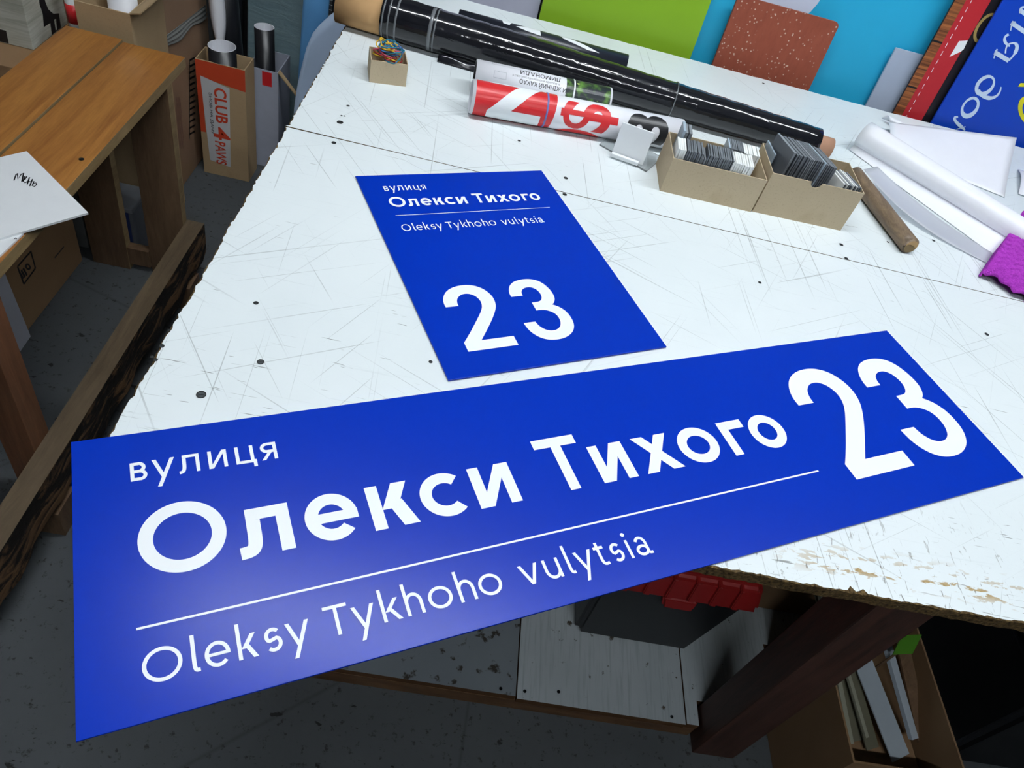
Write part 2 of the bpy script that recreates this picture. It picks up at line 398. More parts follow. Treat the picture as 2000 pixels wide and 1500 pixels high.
def font_pen(text, bold=0.0, shear=0.0):
    """outline of a text in the built-in typeface, as pen polygons with cap height about 1"""
    cu = bpy.data.curves.new('t', 'FONT'); cu.body = text; cu.size = 1.37; cu.offset = bold; cu.shear = shear; cu.resolution_u = 4
    ob = bpy.data.objects.new('t', cu); COL.objects.link(ob)
    dg = bpy.context.evaluated_depsgraph_get(); me = bpy.data.meshes.new_from_object(ob.evaluated_get(dg))
    P = Pen(); P.v = [(v.co.x, v.co.y) for v in me.vertices]; P.f = [tuple(p.vertices) for p in me.polygons]
    bpy.data.objects.remove(ob); bpy.data.curves.remove(cu); bpy.data.meshes.remove(me)
    return P
def extent(P): xs = [v[0] for v in P.v]; ys = [v[1] for v in P.v]; return min(xs), max(xs), min(ys), max(ys)
def cut(P, axis, step):
    """cut the polygons into narrow bands so that they can follow a curved surface"""
    bm = bmesh.new(); vs = [bm.verts.new((x, y, 0)) for x, y in P.v]
    for f in P.f:
        try: bm.faces.new([vs[i] for i in f])
        except ValueError: pass
    lo, hi = extent(P)[axis*2:axis*2+2]; k = lo+step
    while k < hi:
        co = [0, 0, 0]; co[axis] = k; no = [0, 0, 0]; no[axis] = 1
        bmesh.ops.bisect_plane(bm, geom=bm.verts[:]+bm.edges[:]+bm.faces[:], dist=1e-6, plane_co=co, plane_no=no); k += step
    bm.verts.index_update(); Q = Pen(); Q.v = [(v.co.x, v.co.y) for v in bm.verts]; Q.f = [tuple(v.index for v in f.verts) for f in bm.faces]; bm.free(); return Q

# ------------------------------------------------------------------ the room
def struct(o): o['kind'] = 'structure'; return o
XL, XR_, YB, YF, ZC = -2.6, 3.4, 2.95, -2.6, 2.75
struct(box('floor', XL, XR_, YF, YB, -.05, 0, M_floor))
struct(box('ceiling', XL, XR_, YF, YB, ZC, ZC+.05, plain('ceiling_paint', '#808486', .9, .2, .03)))
struct(box('wall_left', XL-.08, XL, YF, YB, 0, ZC, M_wall))
struct(box('wall_right', XR_, XR_+.08, YF, YB, 0, ZC, M_wall))
struct(box('wall_front', XL, XR_, YF-.08, YF, 0, ZC, M_wall))
struct(box('wall_back', XL, XR_, YB, YB+.08, 0, ZC, M_wall))
struct(box('wall_partition', -.02, XR_, 2.16, 2.22, 0, 2.3, M_wall))
ZL = ZC-.062
# LED tube lamps on the ceiling; the two bright lines along the film roll and the sheen on the long sign show where they are
n_ = N('led_tube'); n_.b.inputs['Emission Color'].default_value = (*LAMP_COLOUR, 1); n_.b.inputs['Emission Strength'].default_value = LAMP_STRENGTH
n_.set(lin('#ffffff'), .5); M_led = n_.m
for x, y, nm, where in ((-.05, 1.10, 'table', 'over the signs'), (1.35, 1.10, 'right', 'over the right end of the table'), (.30, -.95, 'rear', 'behind the camera')):
    t = empty('ceiling_lamp_'+nm+'_offscreen', (x, y, ZL), 'white LED tube lamp on the ceiling '+where, 'lamp')
    box('housing', x-.62, x+.62, y-.04, y+.04, ZL+.022, ZC, M_white, t)
    tube('light_tube_'+nm+'_offscreen', [(x-.6, y, ZL), (x+.6, y, ZL)], .022, M_led, t, 10)

# ------------------------------------------------------------------ the work table
TL, TF, TB, TJ = -.305, .430, 1.855, 1.118
table = empty('work_table', (.9, 1.14, 0), 'large white painted work table with worn chipped edges', 'table')
def board(y0, y1, rag_front, rag_left, rag_back):
    """tabletop board with a ragged edge: inner top outline, outer rim slightly lower, bottom"""
    rr = random.Random(int(y0*1000)); xr = 2.55; out = []
    def seg(a, b, step, amp):
        L = math.dist(a, b); k = max(1, int(L/step)); d = ((b[0]-a[0])/L, (b[1]-a[1])/L); nn = (-d[1], d[0])   # nn points inward for ccw
        c = 0
        for i in range(k):
            c = c*.6+rr.random()*amp*.6
            out.append((a[0]+(b[0]-a[0])*i/k+nn[0]*c, a[1]+(b[1]-a[1])*i/k+nn[1]*c, amp))
    seg((TL, y0), (1.5, y0),   .005 if rag_front else .2, .0030 if rag_front else 0)
    seg((1.5, y0), (xr, y0), .2, 0); seg((xr, y0), (xr, y1), .2, 0)
    seg((xr, y1), (TL, y1), .02 if rag_back else .2, .003 if rag_back else 0)
    seg((TL, y1), (TL, y0), .006, .0035 if rag_left else 0)
    n = len(out); cx = sum(p[0] for p in out)/n; cy = sum(p[1] for p in out)/n
    top = []; rim = []; bot = []
    for i, (x, y, amp) in enumerate(out):
        a = out[i-1]; b = out[(i+1) % n]; dx, dy = b[0]-a[0], b[1]-a[1]; l = math.hypot(dx, dy); nx, ny = -dy/l, dx/l
        k = amp*(.15+rr.random()*.8) if amp else .0002
        if amp == .0030 and rag_front and rr.random() < .06: k += .006
        top.append((x+nx*k, y+ny*k, TT)); rim.append((x, y, TT-.0005-(k*.5 if amp else 0))); bot.append((x+nx*.001, y+ny*.001, TT-.019))
    vs = top+rim+bot; fs = [tuple(range(n)), tuple(range(2*n, 3*n))[::-1]]; fm = [0, 1]
    for i in range(n):
        q = (i+1) % n; fs += [(n+i, n+q, q, i), (2*n+i, 2*n+q, n+q, n+i)]; fm += [1, 1]
    o = mk('tabletop_board', vs, fs, [M_paint, M_chip], table, fmat=fm)
    bm = bmesh.new(); bm.from_mesh(o.data); bmesh.ops.triangulate(bm, faces=[f for f in bm.faces if len(f.verts) > 4]); bmesh.ops.recalc_face_normals(bm, faces=bm.faces); bm.to_mesh(o.data); bm.free()
    return o
b_front = board(TF, TJ-.0007, True, True, False); b_back = board(TJ+.0007, TB, False, True, True)
# legs and the rails that carry the top
for x, y in ((.69, .535), (.69, 1.68), (2.3, .535), (2.3, 1.68)):
    box('table_leg', x, x+.09, y, y+.075, 0, TT-.019, M_leg, table, .003)
for y in (.62, 1.60): box('rail', -.05, 2.4, y, y+.045, TT-.10, TT-.019, M_leg, table)
# screw heads; ring and slot coloured dark as the shade of a recess
M_recess_shade = plain('painted_recess_shade', '#2d2e2d', .8, .2, .2, 200)
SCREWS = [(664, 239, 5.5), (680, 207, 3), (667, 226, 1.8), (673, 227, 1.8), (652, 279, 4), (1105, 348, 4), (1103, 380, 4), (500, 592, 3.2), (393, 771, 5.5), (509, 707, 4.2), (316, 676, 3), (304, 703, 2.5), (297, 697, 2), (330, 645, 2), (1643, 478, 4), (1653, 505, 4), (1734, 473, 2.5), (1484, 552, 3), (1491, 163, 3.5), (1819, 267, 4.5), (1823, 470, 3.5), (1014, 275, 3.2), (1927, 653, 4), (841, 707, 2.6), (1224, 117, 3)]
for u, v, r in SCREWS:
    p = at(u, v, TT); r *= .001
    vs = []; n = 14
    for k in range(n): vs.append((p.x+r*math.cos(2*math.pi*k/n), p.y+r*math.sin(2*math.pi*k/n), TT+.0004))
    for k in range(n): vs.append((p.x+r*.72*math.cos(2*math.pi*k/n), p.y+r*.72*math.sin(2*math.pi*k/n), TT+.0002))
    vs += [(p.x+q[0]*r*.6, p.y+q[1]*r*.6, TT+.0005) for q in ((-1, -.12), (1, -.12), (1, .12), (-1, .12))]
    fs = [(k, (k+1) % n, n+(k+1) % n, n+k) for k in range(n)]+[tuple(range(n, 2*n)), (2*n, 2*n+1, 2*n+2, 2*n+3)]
    mk('screw', vs, fs, [M_recess_shade, M_screw], b_front if p.y < TJ else b_back, fmat=[0]*n+[1, 0])

# ------------------------------------------------------------------ the two address signs
def sign(name, label, px, w, h, lines, thick=.003):
    """px: the four top corners in the photo; w, h in mm; lines drawn in mm from the top left corner"""
    c = [at(u, v, ST) for u, v in px]; o = (c[0]+c[1]+c[2]+c[3])/4
    ex = ((c[1]-c[0])+(c[2]-c[3])).normalized(); ey = Vector((-ex.y, ex.x, 0)); w_, h_ = w/1000, h/1000
    tl = o-ex*w_/2+ey*h_/2; root = empty(name, (o.x, o.y, TT), label, 'sign')
    bl = tl-ey*h_; bl.z = TT+.0006
    pn = obox('panel', bl, ex*w_, ey*h_, (0, 0, ST-TT-.0006), [M_blue], root, .0004)
    up = Vector((0, 0, 1))
    def place(x, y): return tl+ex*(x/1000)+ey*(y/1000), up
    for nm, lab, base, draw in lines:
        P = Pen(); draw(P); P.v = [(x, y-base) for x, y in P.v]; lay(nm, P, place, M_white_print, root, lab)
    return root
def line_of(spans, X, C, A, w):
    def d(P):
        for ch, a, b in spans: glyph(P, ch, a, b, X, C, A, w)
    return d
def digits(x2, x3, H):
    def d(P):
        k = H/100; P.poly([(x2+x*k, y*k) for x, y in TWO]); P.poly([(x3+x*k, y*k) for x, y in THREE])
    return d
def scaled(spans, a, b):
    lo, hi = spans[0][1], spans[-1][2]; k = (b-a)/(hi-lo)
    return [(c, a+(p-lo)*k, a+(q-lo)*k) for c, p, q in spans]
S1 = [('в', 50.2, 65.3), ('у', 69.8, 90.6), ('л', 94.2, 113.6), ('и', 121.9, 139.9), ('ц', 148.1, 168.2), ('я', 173.2, 189.4)]
S2 = [('О', 52, 128.9), ('л', 138, 188), ('е', 201.2, 254), ('к', 266.4, 313.4), ('с', 321, 369), ('и', 381.5, 430.5), ('Т', 469.6, 525.3), ('и', 535.2, 582), ('х', 595, 649.4), ('о', 656.3, 713.9), ('г', 728, 766.5), ('о', 770.5, 824)]
S3 = [('O', 48.5, 79.3), ('l', 86.4, 92.3), ('e', 96.5, 117), ('k', 122.8, 139.2), ('s', 145.2, 159.9), ('y', 163.6, 184.5), ('T', 198.2, 220.1), ('y', 222.9, 244.5), ('k', 250, 268.3), ('h', 273, 290.2), ('o', 295.8, 319.9), ('h', 326.2, 343.6), ('o', 347.8, 372.2), ('v', 393.6, 415.3), ('u', 420.9, 438.9), ('l', 447.4, 453.6), ('y', 457.7, 478.8), ('t', 482.3, 494.6), ('s', 500.8, 514.8), ('i', 521.5, 525.1), ('a', 531, 549.6)]
sign('address_sign', 'long horizontal blue address sign with white Ukrainian and Latin street name, overhanging the table corner',
     [(138.8, 863.2), (1731.5, 645.8), (2000.5, 931.5), (148.4, 1448.5)], 1151.0, 294.0,
     [('street_word', 'small white word вулиця', 60, line_of(S1, 22.2, 30, 33, 3.5)),
      ('street_name', 'bold white name Олекси Тихого', 168.6, line_of(S2, 52.8, 74.6, 80, 13.0)),
      ('rule', 'thin white rule', 214.1, lambda P: P.rect(46.3, -1.1, 830.2, 1.1)),
      ('latin_name', 'white Latin name Oleksy Tykhoho vulytsia', 264.6, line_of(S3, 22.2, 29.2, 33.2, 3.3)),
      ('house_number', 'large white number 23', 238.2, digits(875.6, 1010.9, 186.6))])
sign('address_sign', 'smaller upright blue address sign with white street name above the number 23',
     [(694.5, 343.3), (1058.5, 332.8), (1301.5, 677), (875, 743)], 329.9, 437.8,
     [('street_word', 'small white word вулиця', 43, line_of(scaled(S1, 35, 103.8), 12.4, 16, 18, 1.9)),
      ('street_name', 'bold white name Олекси Тихого', 84.6, line_of(scaled(S2, 33, 291.5), 18.6, 25.2, 28, 4.4)),
      ('rule', 'thin white rule', 106, lambda P: P.rect(33.1, -.5, 296.6, .5)),
      ('latin_name', 'white Latin name Oleksy Tykhoho vulytsia', 143.8, line_of(scaled(S3, 33.1, 269.6), 11.9, 15.4, 18, 1.7)),
      ('house_number', 'large white number 23', 396.2, digits(40.9, 138, 124.6))])

# ------------------------------------------------------------------ rolls lying on the back of the table
def axis_frame(p0, p1):
    e = (Vector(p1)-Vector(p0)).normalized(); n = Vector((e.y, -e.x, 0)).normalized()   # n points to the front
    return e, n
def roll_place(p0, p1, r):
    e, n = axis_frame(p0, p1); p0 = Vector(p0)
    def place(s, a):                   # s metres along the roll, a metres around it from the front, upwards
        t = a/r; d = n*math.cos(t)+Vector((0, 0, math.sin(t))); return p0+e*s+d*r, d
    return place
def lathe(name, p0, p1, prof, mats, parent=None, n=40, fm=None, wob=0.0, seed=1):
    """surface of revolution about p0-p1; prof = [(s 0..1, radius)], lying so that its underside touches the table"""
    p0, p1 = Vector(p0), Vector(p1); e, nn = axis_frame(p0, p1); L = (p1-p0).length; up = e.cross(nn)*-1
    up = Vector((0, 0, 1)); vs = []; fs = []; rr = random.Random(seed); ph = [rr.uniform(0, 6.28) for _ in range(6)]
    for s, r in prof:
        c = p0+e*(L*s)
        for k in range(n):
            t = 2*math.pi*k/n
            q = r*(1+wob*(math.sin(3*t+ph[0]+s*9)*.5+math.sin(5*t+ph[1]-s*23)*.5+math.sin(2*t+ph[2]+s*51)*.4)) if wob else r
            vs.append(c+nn*(q*math.cos(t))+up*(q*math.sin(t)))
    for i in range(len(prof)-1):
        for k in range(n): fs.append((i*n+k, i*n+(k+1) % n, (i+1)*n+(k+1) % n, (i+1)*n+k))
    return fix_normals(mk(name, vs, fs, mats, parent, True, fm))
BL, BR = Vector((-.318, 1.552, TT+.0419)), Vector((.752, 1.487, TT+.0324))
bdir = (BR-BL)
roll = empty('film_roll', (.2, 1.52, TT), 'long roll wrapped in glossy black stretch film on a kraft core', 'roll')
M_core = plain('kraft_core', '#c09a6c', .8, .2, .08, 20)
shell_tube('core', BL+Vector((0, 0, -.004)), BL+bdir*.12+Vector((0, 0, -.005)), .0345, .031, [M_core], roll, 36)
shell_tube('core', BL+bdir*.90+Vector((0, 0, -.004)), BR-bdir*.014+Vector((0, 0, -.005)), .022, .0195, [plain('pinkish_kraft_core', '#b98f76', .8, .2, .06)], roll, 32)
prof = []
for i in range(61):
    s = .086+(.955-.086)*i/60; r = .0405 if s < .32 else .0405-(s-.32)/(.955-.32)*.0115
    prof.append((s, r+.0006*math.sin(i*2.1)))
prof = [(.0855, .034)]+prof+[(.957, .022)]
fw_ = lathe('film_wrap', BL, BR, prof, M_film, roll, 56, wob=.005, seed=4)
M_tape = plain('clear_tape', '#6c7074', .25, .6, .1)
for s, w in ((.089, .003), (.100, .003), (.113, .004), (.176, .007), (.186, .003), (.655, .002)):
    lathe('tape_band', BL+bdir*s, BL+bdir*(s+w/1.07), [(0, .0408 if s < .32 else .0355), (0, .0414 if s < .32 else .0365), (1, .0414 if s < .32 else .0365), (1, .0408 if s < .32 else .0355)], M_tape, roll, 40, wob=.006, seed=int(s*900))
# loose flap of film lying along the front of the roll
def flap(s, t):
    p = BL+bdir*(.20+.10*s); return p+Vector((0, -.038-.012*t, -.0405+.012*(1-t)+.001+.002*math.sin(s*9)*(1-t)))
grid('film_flap', flap, 12, 4, M_film, roll, .0006)

# dark printed roll behind the film roll
a0, a1 = Vector((-.085, 1.655, TT+.024)), Vector((.292, 1.650, TT+.024))
r2 = empty('poster_roll', (.1, 1.65, TT), 'black printed vinyl roll with white shapes, behind the film roll', 'roll')
M_navy = plain('black_vinyl', '#20242e', .32, .5, .08)
shell_tube('sheet', a0, a1, .024, .0225, [M_navy, M_white], r2, 36, (0, 1, 1))
pl = roll_place(a0, a1, .024); K = .024
for pts in ([(.092, 1.85), (.114, 1.8), (.110, 1.25), (.096, 1.30)], [(.150, 1.9), (.176, 1.75), (.180, 1.0), (.150, 1.1), (.124, 1.30)], [(.222, 1.65), (.240, 1.75), (.312, .85), (.285, .85), (.232, 1.3)]):
    P = Pen(); P.poly([(x, y*K) for x, y in pts]); P = cut(P, 1, .004)
    lay('print', P, pl, M_white_print, r2)

# red and white poster roll with a rubber band
q0, q1 = Vector((-.022, 1.318, TT+.030)), Vector((.388, 1.372, TT+.030))
r3 = empty('poster_roll', (.18, 1.34, TT), 'white poster roll printed with a red block and a red dollar sign', 'roll')
shell_tube('sheet', q0, q1, .030, .0285, [M_paper, M_paper], r3, 44, (0, 1, 1))
pl3 = roll_place(q0, q1, .030); K = .030
def band(s0, s1, b0, b1, edge=0.0):
    P = Pen(); n = 30
    A = [b0+(b1-b0)*i/n for i in range(n+1)]; P.strip([(s0, a*K) for a in A], [(s1+edge*math.sin(a), a*K) for a in A]); return P
lay('red_block', band(.006, .154, -1.45, 2.2, .004), pl3, M_red, r3, 'red printed block')
def on_roll(name, text, bold, s_mid, a_mid, wid, hgt, mat, lift=.0005):
    """letter lying on its side: its top points to the start of the roll, its right side upwards"""
    P = font_pen(text, bold); x0, x1, y0, y1 = extent(P)
    P.v = [(s_mid-((y-y0)/(y1-y0)-.5)*hgt, a_mid+((x-x0)/(x1-x0)-.5)*wid) for x, y in P.v]
    return lay(name, cut(P, 1, .003), pl3, mat, r3, None, lift)
on_roll('letter', 'N', .07, .080, .026, .108, .100, M_white_print, .0007)
on_roll('dollar_sign', '$', .025, .222, .016, .056, .112, M_red)
on_roll('digit', '0', .05, .210, -.038, .050, .090, M_red)
on_roll('digit', '3', .045, .338, .014, .058, .084, M_black)
tb = lathe('rubber_band', q0+(q1-q0)*.335, q0+(q1-q0)*.344, [(0, .0302), (.2, .0312), (.8, .0312), (1, .0302)], plain('blue_rubber', '#6d79b5', .6, .3, .05), None, 40)
tag(tb, 'blue rubber band around the red and white poster roll', 'rubber band')

# white menu roll between poster roll and film roll
m0, m1 = Vector((-.024, 1.405, TT+.030)), Vector((.244, 1.431, TT+.030))
r4 = empty('menu_roll', (.1, 1.41, TT), 'white menu roll printed upside down with drink names and a dark green photo', 'roll')
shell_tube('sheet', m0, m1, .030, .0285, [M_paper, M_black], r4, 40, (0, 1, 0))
pl4 = roll_place(m0, m1, .030); K = .030
n_ = N('green_drink_photo'); c_ = n_.co(); b_ = n_.mix(n_.ramp(n_.noise(c_, 45, 3), .5, .66), lin('#1c242a'), lin('#5f8a3a'))
n_.set(n_.mix(n_.ramp(n_.noise(c_, 70, 2), .68, .74), b_, lin('#b9cf6a')), .3, .5); M_green_photo = n_.m
lay('photo', band(.176, .2655, -.6, 2.6), pl4, M_green_photo, r4, 'dark photo with green limes')
lay('photo_edge', band(.191, .194, -.6, 2.6), pl4, M_white_print, r4, None, .0005)
def menu_text(text, s_mid, a_mid, wid, hgt, bold=0.0):
    P = font_pen(text, bold); x0, x1, y0, y1 = extent(P)
    P.v = [(s_mid-((x-x0)/(x1-x0)-.5)*wid, a_mid-((y-y0)/(y1-y0)-.5)*hgt) for x, y in P.v]
    lay('lettering', cut(P, 1, .003), pl4, M_black, r4)
menu_text('ЛИМОНАДИ', .124, .040, .080, .0125, .01)
menu_text('И ЖІННИЙ КАКАО', .130, .0185, .092, .0110, .008)
menu_text('ЗА БАЖАННЯМ МОЖНА ЗМІНИТИ СМАК СИРОПУ', .116, .0285, .094, .0040)
for s0, s1, b0, b1 in ((.030, .120, 1.50, 1.78), (.034, .058, .55, .98)):
    P = Pen(); t = .0004
    for k in ((s0, b0*K, s1, b0*K+t), (s0, b1*K-t, s1, b1*K), (s0, b0*K, s0+t, b1*K), (s1-t, b0*K, s1, b1*K)): P.rect(*k)
    lay('box_outline', cut(P, 1, .002), pl4, plain('grey_print', '#9aa3ad', .5, .3), r4)

# ------------------------------------------------------------------ box of rubber bands
bb0, bb1 = at(721, 160.5, TT), at(792, 169.5, TT); ex = (bb1-bb0); ey = Vector((-ex.y, ex.x, 0)).normalized()*.055
bandbox = open_box('small_box', bb0, ex, ey, .042, .0015, M_card2)
tag(bandbox, 'small open kraft box filled with coloured rubber bands', 'box')
bc = bb0+ex*.5+ey*.5
cols = [('yellow', '#e0b52e'), ('teal', '#1f6f86'), ('pink', '#c8566a'), ('blue', '#3b6fa8'), ('red', '#b23a3f')]
for i in range(18):
    cn, ch = cols[i % 5]; rr = random.Random(i+40)
    a, b = .019+rr.random()*.010, .012+rr.random()*.008; ang = rr.uniform(0, 3.1); cx, cy = bc.x+rr.uniform(-.008, .008), bc.y+rr.uniform(-.007, .007)
    z = TT+.041+rr.random()*.020; tx, ty = rr.uniform(-.35, .35), rr.uniform(-.35, .35); pts = []; p1, p2 = rr.uniform(0, 6), rr.uniform(0, 6)
    for k in range(28):
        t = 2*math.pi*k/28; x = a*math.cos(t)*(1+.15*math.sin(2*t+p1)); y = b*math.sin(t)*(1+.2*math.sin(3*t+p2))
        X, Y = x*math.cos(ang)-y*math.sin(ang), x*math.sin(ang)+y*math.cos(ang)
        pts.append((cx+X, cy+Y, z+X*tx+Y*ty+.002*math.sin(2*t+p2)))
    o = tube('rubber_band', pts, .0012, plain(cn+'_rubber_band', ch, .55, .35, .05), None, 6, True)
    tag(o, cn+' rubber band in the small kraft box', 'rubber band', 'rubber bands in the small kraft box')

# ------------------------------------------------------------------ clear stand with a white card
hp = [at(1170, 284, TT), at(1262, 337, TT), at(1292, 310, TT), at(1200, 262, TT)]
stand = empty('display_stand', at(1232, 298, TT), 'small clear acrylic stand with a white back plate in front of the poster roll', 'stand')
n_ = N('clear_acrylic'); n_.b.inputs['Transmission Weight'].default_value = .9; n_.set((.93, .96, .97, 1), .06, .5); n_.b.inputs['IOR'].default_value = 1.47; M_clear = n_.m
prism('base', [p+Vector((0, 0, .0005)) for p in hp], (0, 0, .003), M_clear, stand)
w0, w1 = at(1193, 303, TT+.0035), at(1254, 325, TT+.0035); wd = (w1-w0); wn = Vector((-wd.y, wd.x, 0)).normalized()
obox('back_plate', w0+wn*.004, wd, wn*.003, Vector((0, 0, .062))+wn*.008, M_white, stand, .001)
obox('lip', w0-wn*.006, wd*.86, wn*.008, Vector((0, 0, .007)), M_white, stand, .001)

# ------------------------------------------------------------------ two kraft boxes of sample tiles
bx1 = open_box('tile_box', (.346, 1.199, TT), (.177, .003, 0), (0, .097, 0), .067, .0016, M_card2)
tag(bx1, 'lower kraft box holding small dark and white sample tiles', 'box')
bx2 = open_box('tile_box', (.5265, 1.205, TT), (.179, .008, 0), (0, .108, 0), .082, .0016, M_card2)
bm = bmesh.new(); bm.from_mesh(bx2.data)            # cut the half round finger notch out of the front wall
cb_ = bmesh.new(); bmesh.ops.create_cone(cb_, cap_ends=True, segments=28, radius1=.0105, radius2=.0105, depth=.012, matrix=Matrix.Translation(Vector((.612, 1.205+(.612-.5265)*.0447+.0008, TT+.082))-bx2.location) @ Matrix.Rotation(math.pi/2, 4, 'X'))
cm = bpy.data.meshes.new('notch_cutter'); cb_.to_mesh(cm); cb_.free(); bm.free()
co_ = bpy.data.objects.new('notch_cutter', cm); co_.location = bx2.location; COL.objects.link(co_)
md = bx2.modifiers.new('notch', 'BOOLEAN'); md.operation = 'DIFFERENCE'; md.object = co_; md.solver = 'EXACT'
bpy.context.view_layer.update()
nm_ = bpy.data.meshes.new_from_object(bx2.evaluated_get(bpy.context.evaluated_depsgraph_get()))
bx2.modifiers.clear(); bx2.data = nm_; bpy.data.objects.remove(co_); bpy.data.meshes.remove(cm)
tag(bx2, 'taller kraft box with a finger notch holding large dark sample tiles', 'box')
tile_cache = {}
def tile(wd, ht, th, matn, loc, rot, label, group):
    """sample tile standing on its edge: width along y, thickness along x"""
    key = (wd, ht, th, matn.name)
    if key not in tile_cache:
        bm = bmesh.new(); bmesh.ops.create_cube(bm, size=1)
        for v in bm.verts: v.co = Vector((v.co.x*th, v.co.y*wd, (v.co.z+.5)*ht))
        bmesh.ops.bevel(bm, geom=bm.edges[:], offset=.0004, segments=1, affect='EDGES')
        me = bpy.data.meshes.new('sample_tile'); bm.to_mesh(me); bm.free(); me.materials.append(matn); me.materials.append(EDGE.get(matn.name, matn)); tile_cache[key] = me
        for p in me.polygons: p.material_index = 0 if abs(p.normal.x) > .9 else 1
    o = bpy.data.objects.new('sample_tile', tile_cache[key]); o.location = loc; o.rotation_euler = rot; COL.objects.link(o)
    return tag(o, label, 'tile', group)
M_tile_w = plain('white_acrylic', '#eff2f0', .35, .5, .03); M_tile_g = plain('mid_grey_acrylic', '#5a6067', .35, .5, .08); M_tile_c = plain('pale_grey_acrylic', '#a9bac8', .3, .5, .05)
EDGE = {'dark_grey_acrylic': plain('sawn_dark_edge', '#6f757b', .6, .4, .15, 300), 'mid_grey_acrylic': plain('sawn_mid_edge', '#868c92', .6, .4, .15, 300)}
ZB = TT+.0018
def row(x, items, y, wd, rz, lean, label_fmt, group, dz=.0):
    for m, n, ht, th in items:
        for i in range(n):
            rr = R.uniform(-.0015, .0015)
            tile(wd, ht, th*.84, m, (x, y+R.uniform(-.0012, .0012), ZB+R.uniform(0, .001)+dz), (0, lean+R.uniform(-.008, .008), rz), label_fmt[m.name], group)
            x += th
    return x
lf = {'white_acrylic': 'white sample tile standing in the front row of the lower kraft box', 'dark_grey_acrylic': 'dark grey sample tile standing in the front row of the lower kraft box', 'mid_grey_acrylic': 'mid grey sample tile standing in the front row of the lower kraft box'}
row(.3525, [(M_tile_w, 4, .081, .0042), (M_dark_tile, 8, .082, .0038), (M_tile_g, 2, .074, .004), (M_dark_tile, 15, .083, .0032), (M_tile_w, 9, .081, .0043)], 1.2265, .044, -.06, .0, lf, 'front row tiles in the lower box')
lb = {'white_acrylic': 'white sample tile standing in the back row of the lower kraft box', 'dark_grey_acrylic': 'dark grey sample tile standing in the back row of the lower kraft box', 'pale_grey_acrylic': 'pale grey tall sample tile at the back of the lower kraft box', 'mid_grey_acrylic': 'mid grey tall sample tile at the back of the lower kraft box'}
row(.362, [(M_tile_c, 1, .094, .006), (M_tile_g, 2, .09, .007)], 1.272, .036, -.06, .0, lb, 'back row tiles in the lower box')
row(.452, [(M_tile_c, 1, .083, .004), (M_dark_tile, 8, .082, .0034), (M_tile_w, 7, .080, .0044)], 1.272, .038, -.06, .0, lb, 'back row tiles in the lower box')
l2 = {'dark_grey_acrylic': 'large dark grey sample tile in the tall stack of the taller kraft box', 'mid_grey_acrylic': 'large mid grey sample tile in the tall stack of the taller kraft box', 'pale_grey_acrylic': 'large pale sample tile in the tall stack of the taller kraft box', 'white_acrylic': 'small white sample tile at the right end of the taller kraft box'}
row(.5475, [(M_tile_g, 1, .112, .006), (M_dark_tile, 6, .110, .0042), (M_tile_g, 3, .108, .0036), (M_dark_tile, 5, .108, .0036), (M_tile_c, 1, .107, .004), (M_dark_tile, 6, .104, .0040)], 1.264, .066, .30, .02, l2, 'large tiles in the taller box')
l3 = {'white_acrylic': 'small white sample tile at the right end of the taller kraft box', 'dark_grey_acrylic': 'small dark grey sample tile at the right end of the taller kraft box'}
row(.6555, [(M_tile_w, 1, .085, .004), (M_dark_tile, 1, .084, .0038), (M_tile_w, 1, .085, .0036), (M_dark_tile, 2, .084, .0036), (M_tile_w, 1, .086, .0036), (M_dark_tile, 1, .085, .0036), (M_tile_w, 1, .084, .0036), (M_dark_tile, 2, .084, .0036)], 1.245, .052, .30, .03, l3, 'small tiles in the taller box')
tile(.05, .088, .003, M_tile_c, (.5365, 1.287, ZB), (0, .0, .1), 'pale grey sample tile against the left wall of the taller kraft box', None)

# ------------------------------------------------------------------ wooden handle, vinyl sheets, cloth
h0, h1 = at(1779, 482, TT+.0165), at(1668, 340, TT+.0165)
hd = empty('wooden_stick', (h0+h1)/2*1, 'round worn wooden stick beside the taller kraft box', 'stick'); hd.location.z = TT; hd['_w'] = hd.location
M_handle = wood('worn_stick_wood', '#4d4034', '#8d7860', (26, 5, 26), 3, .5)
n_ = 26; pth = [h0.lerp(h1, k/12) for k in range(13)]
tube('shaft', [h0]+[h0.lerp(h1, .012)]+pth[1:], [.0135]+[.0165]*13, M_handle, hd, 24)
M_endgrain = plain('end_grain', '#a58a63', .8, .2, .2, 60)
dd = (h0-h1).normalized(); tube('end_face', [h0+dd*.0001, h0+dd*.0006], .0128, M_endgrain, hd, 24)

# main loosely rolled sheet: a tube with its outer turn spreading flat towards the front
c0, c1 = Vector((.842, 1.592, TT)), Vector((1.225, 1.205, TT)); e_ = (c1-c0).normalized(); n_f = Vector((-.71, -.70, 0)).normalized(); LL = (c1-c0).length
def vinyl(s, t):
    r = .031-.004*s; k = t
    if k < .42:      # spread part, flat on the table then rising
        f = k/.42; wide = .030+.085*s
        q = wide*(1-f)+r*.55*f; z = .0015+.004*math.sin(f*3.1)+.020*f**3.0
        return c0+e_*(LL*s)+n_f*q+Vector((0, 0, z))
    f = (k-.42)/.58; a = math.radians(-25+f*520); rr = r*(1-.12*f)
    return c0+e_*(LL*s)+n_f*(rr*math.cos(a)*.98)+Vector((0, 0, r+.0015+rr*math.sin(a)))
vs_ = grid('vinyl_sheet', vinyl, 24, 90, M_paper, None, .0004)
tag(vs_, 'glossy white vinyl sheet loosely rolled across the right of the table', 'vinyl sheet')
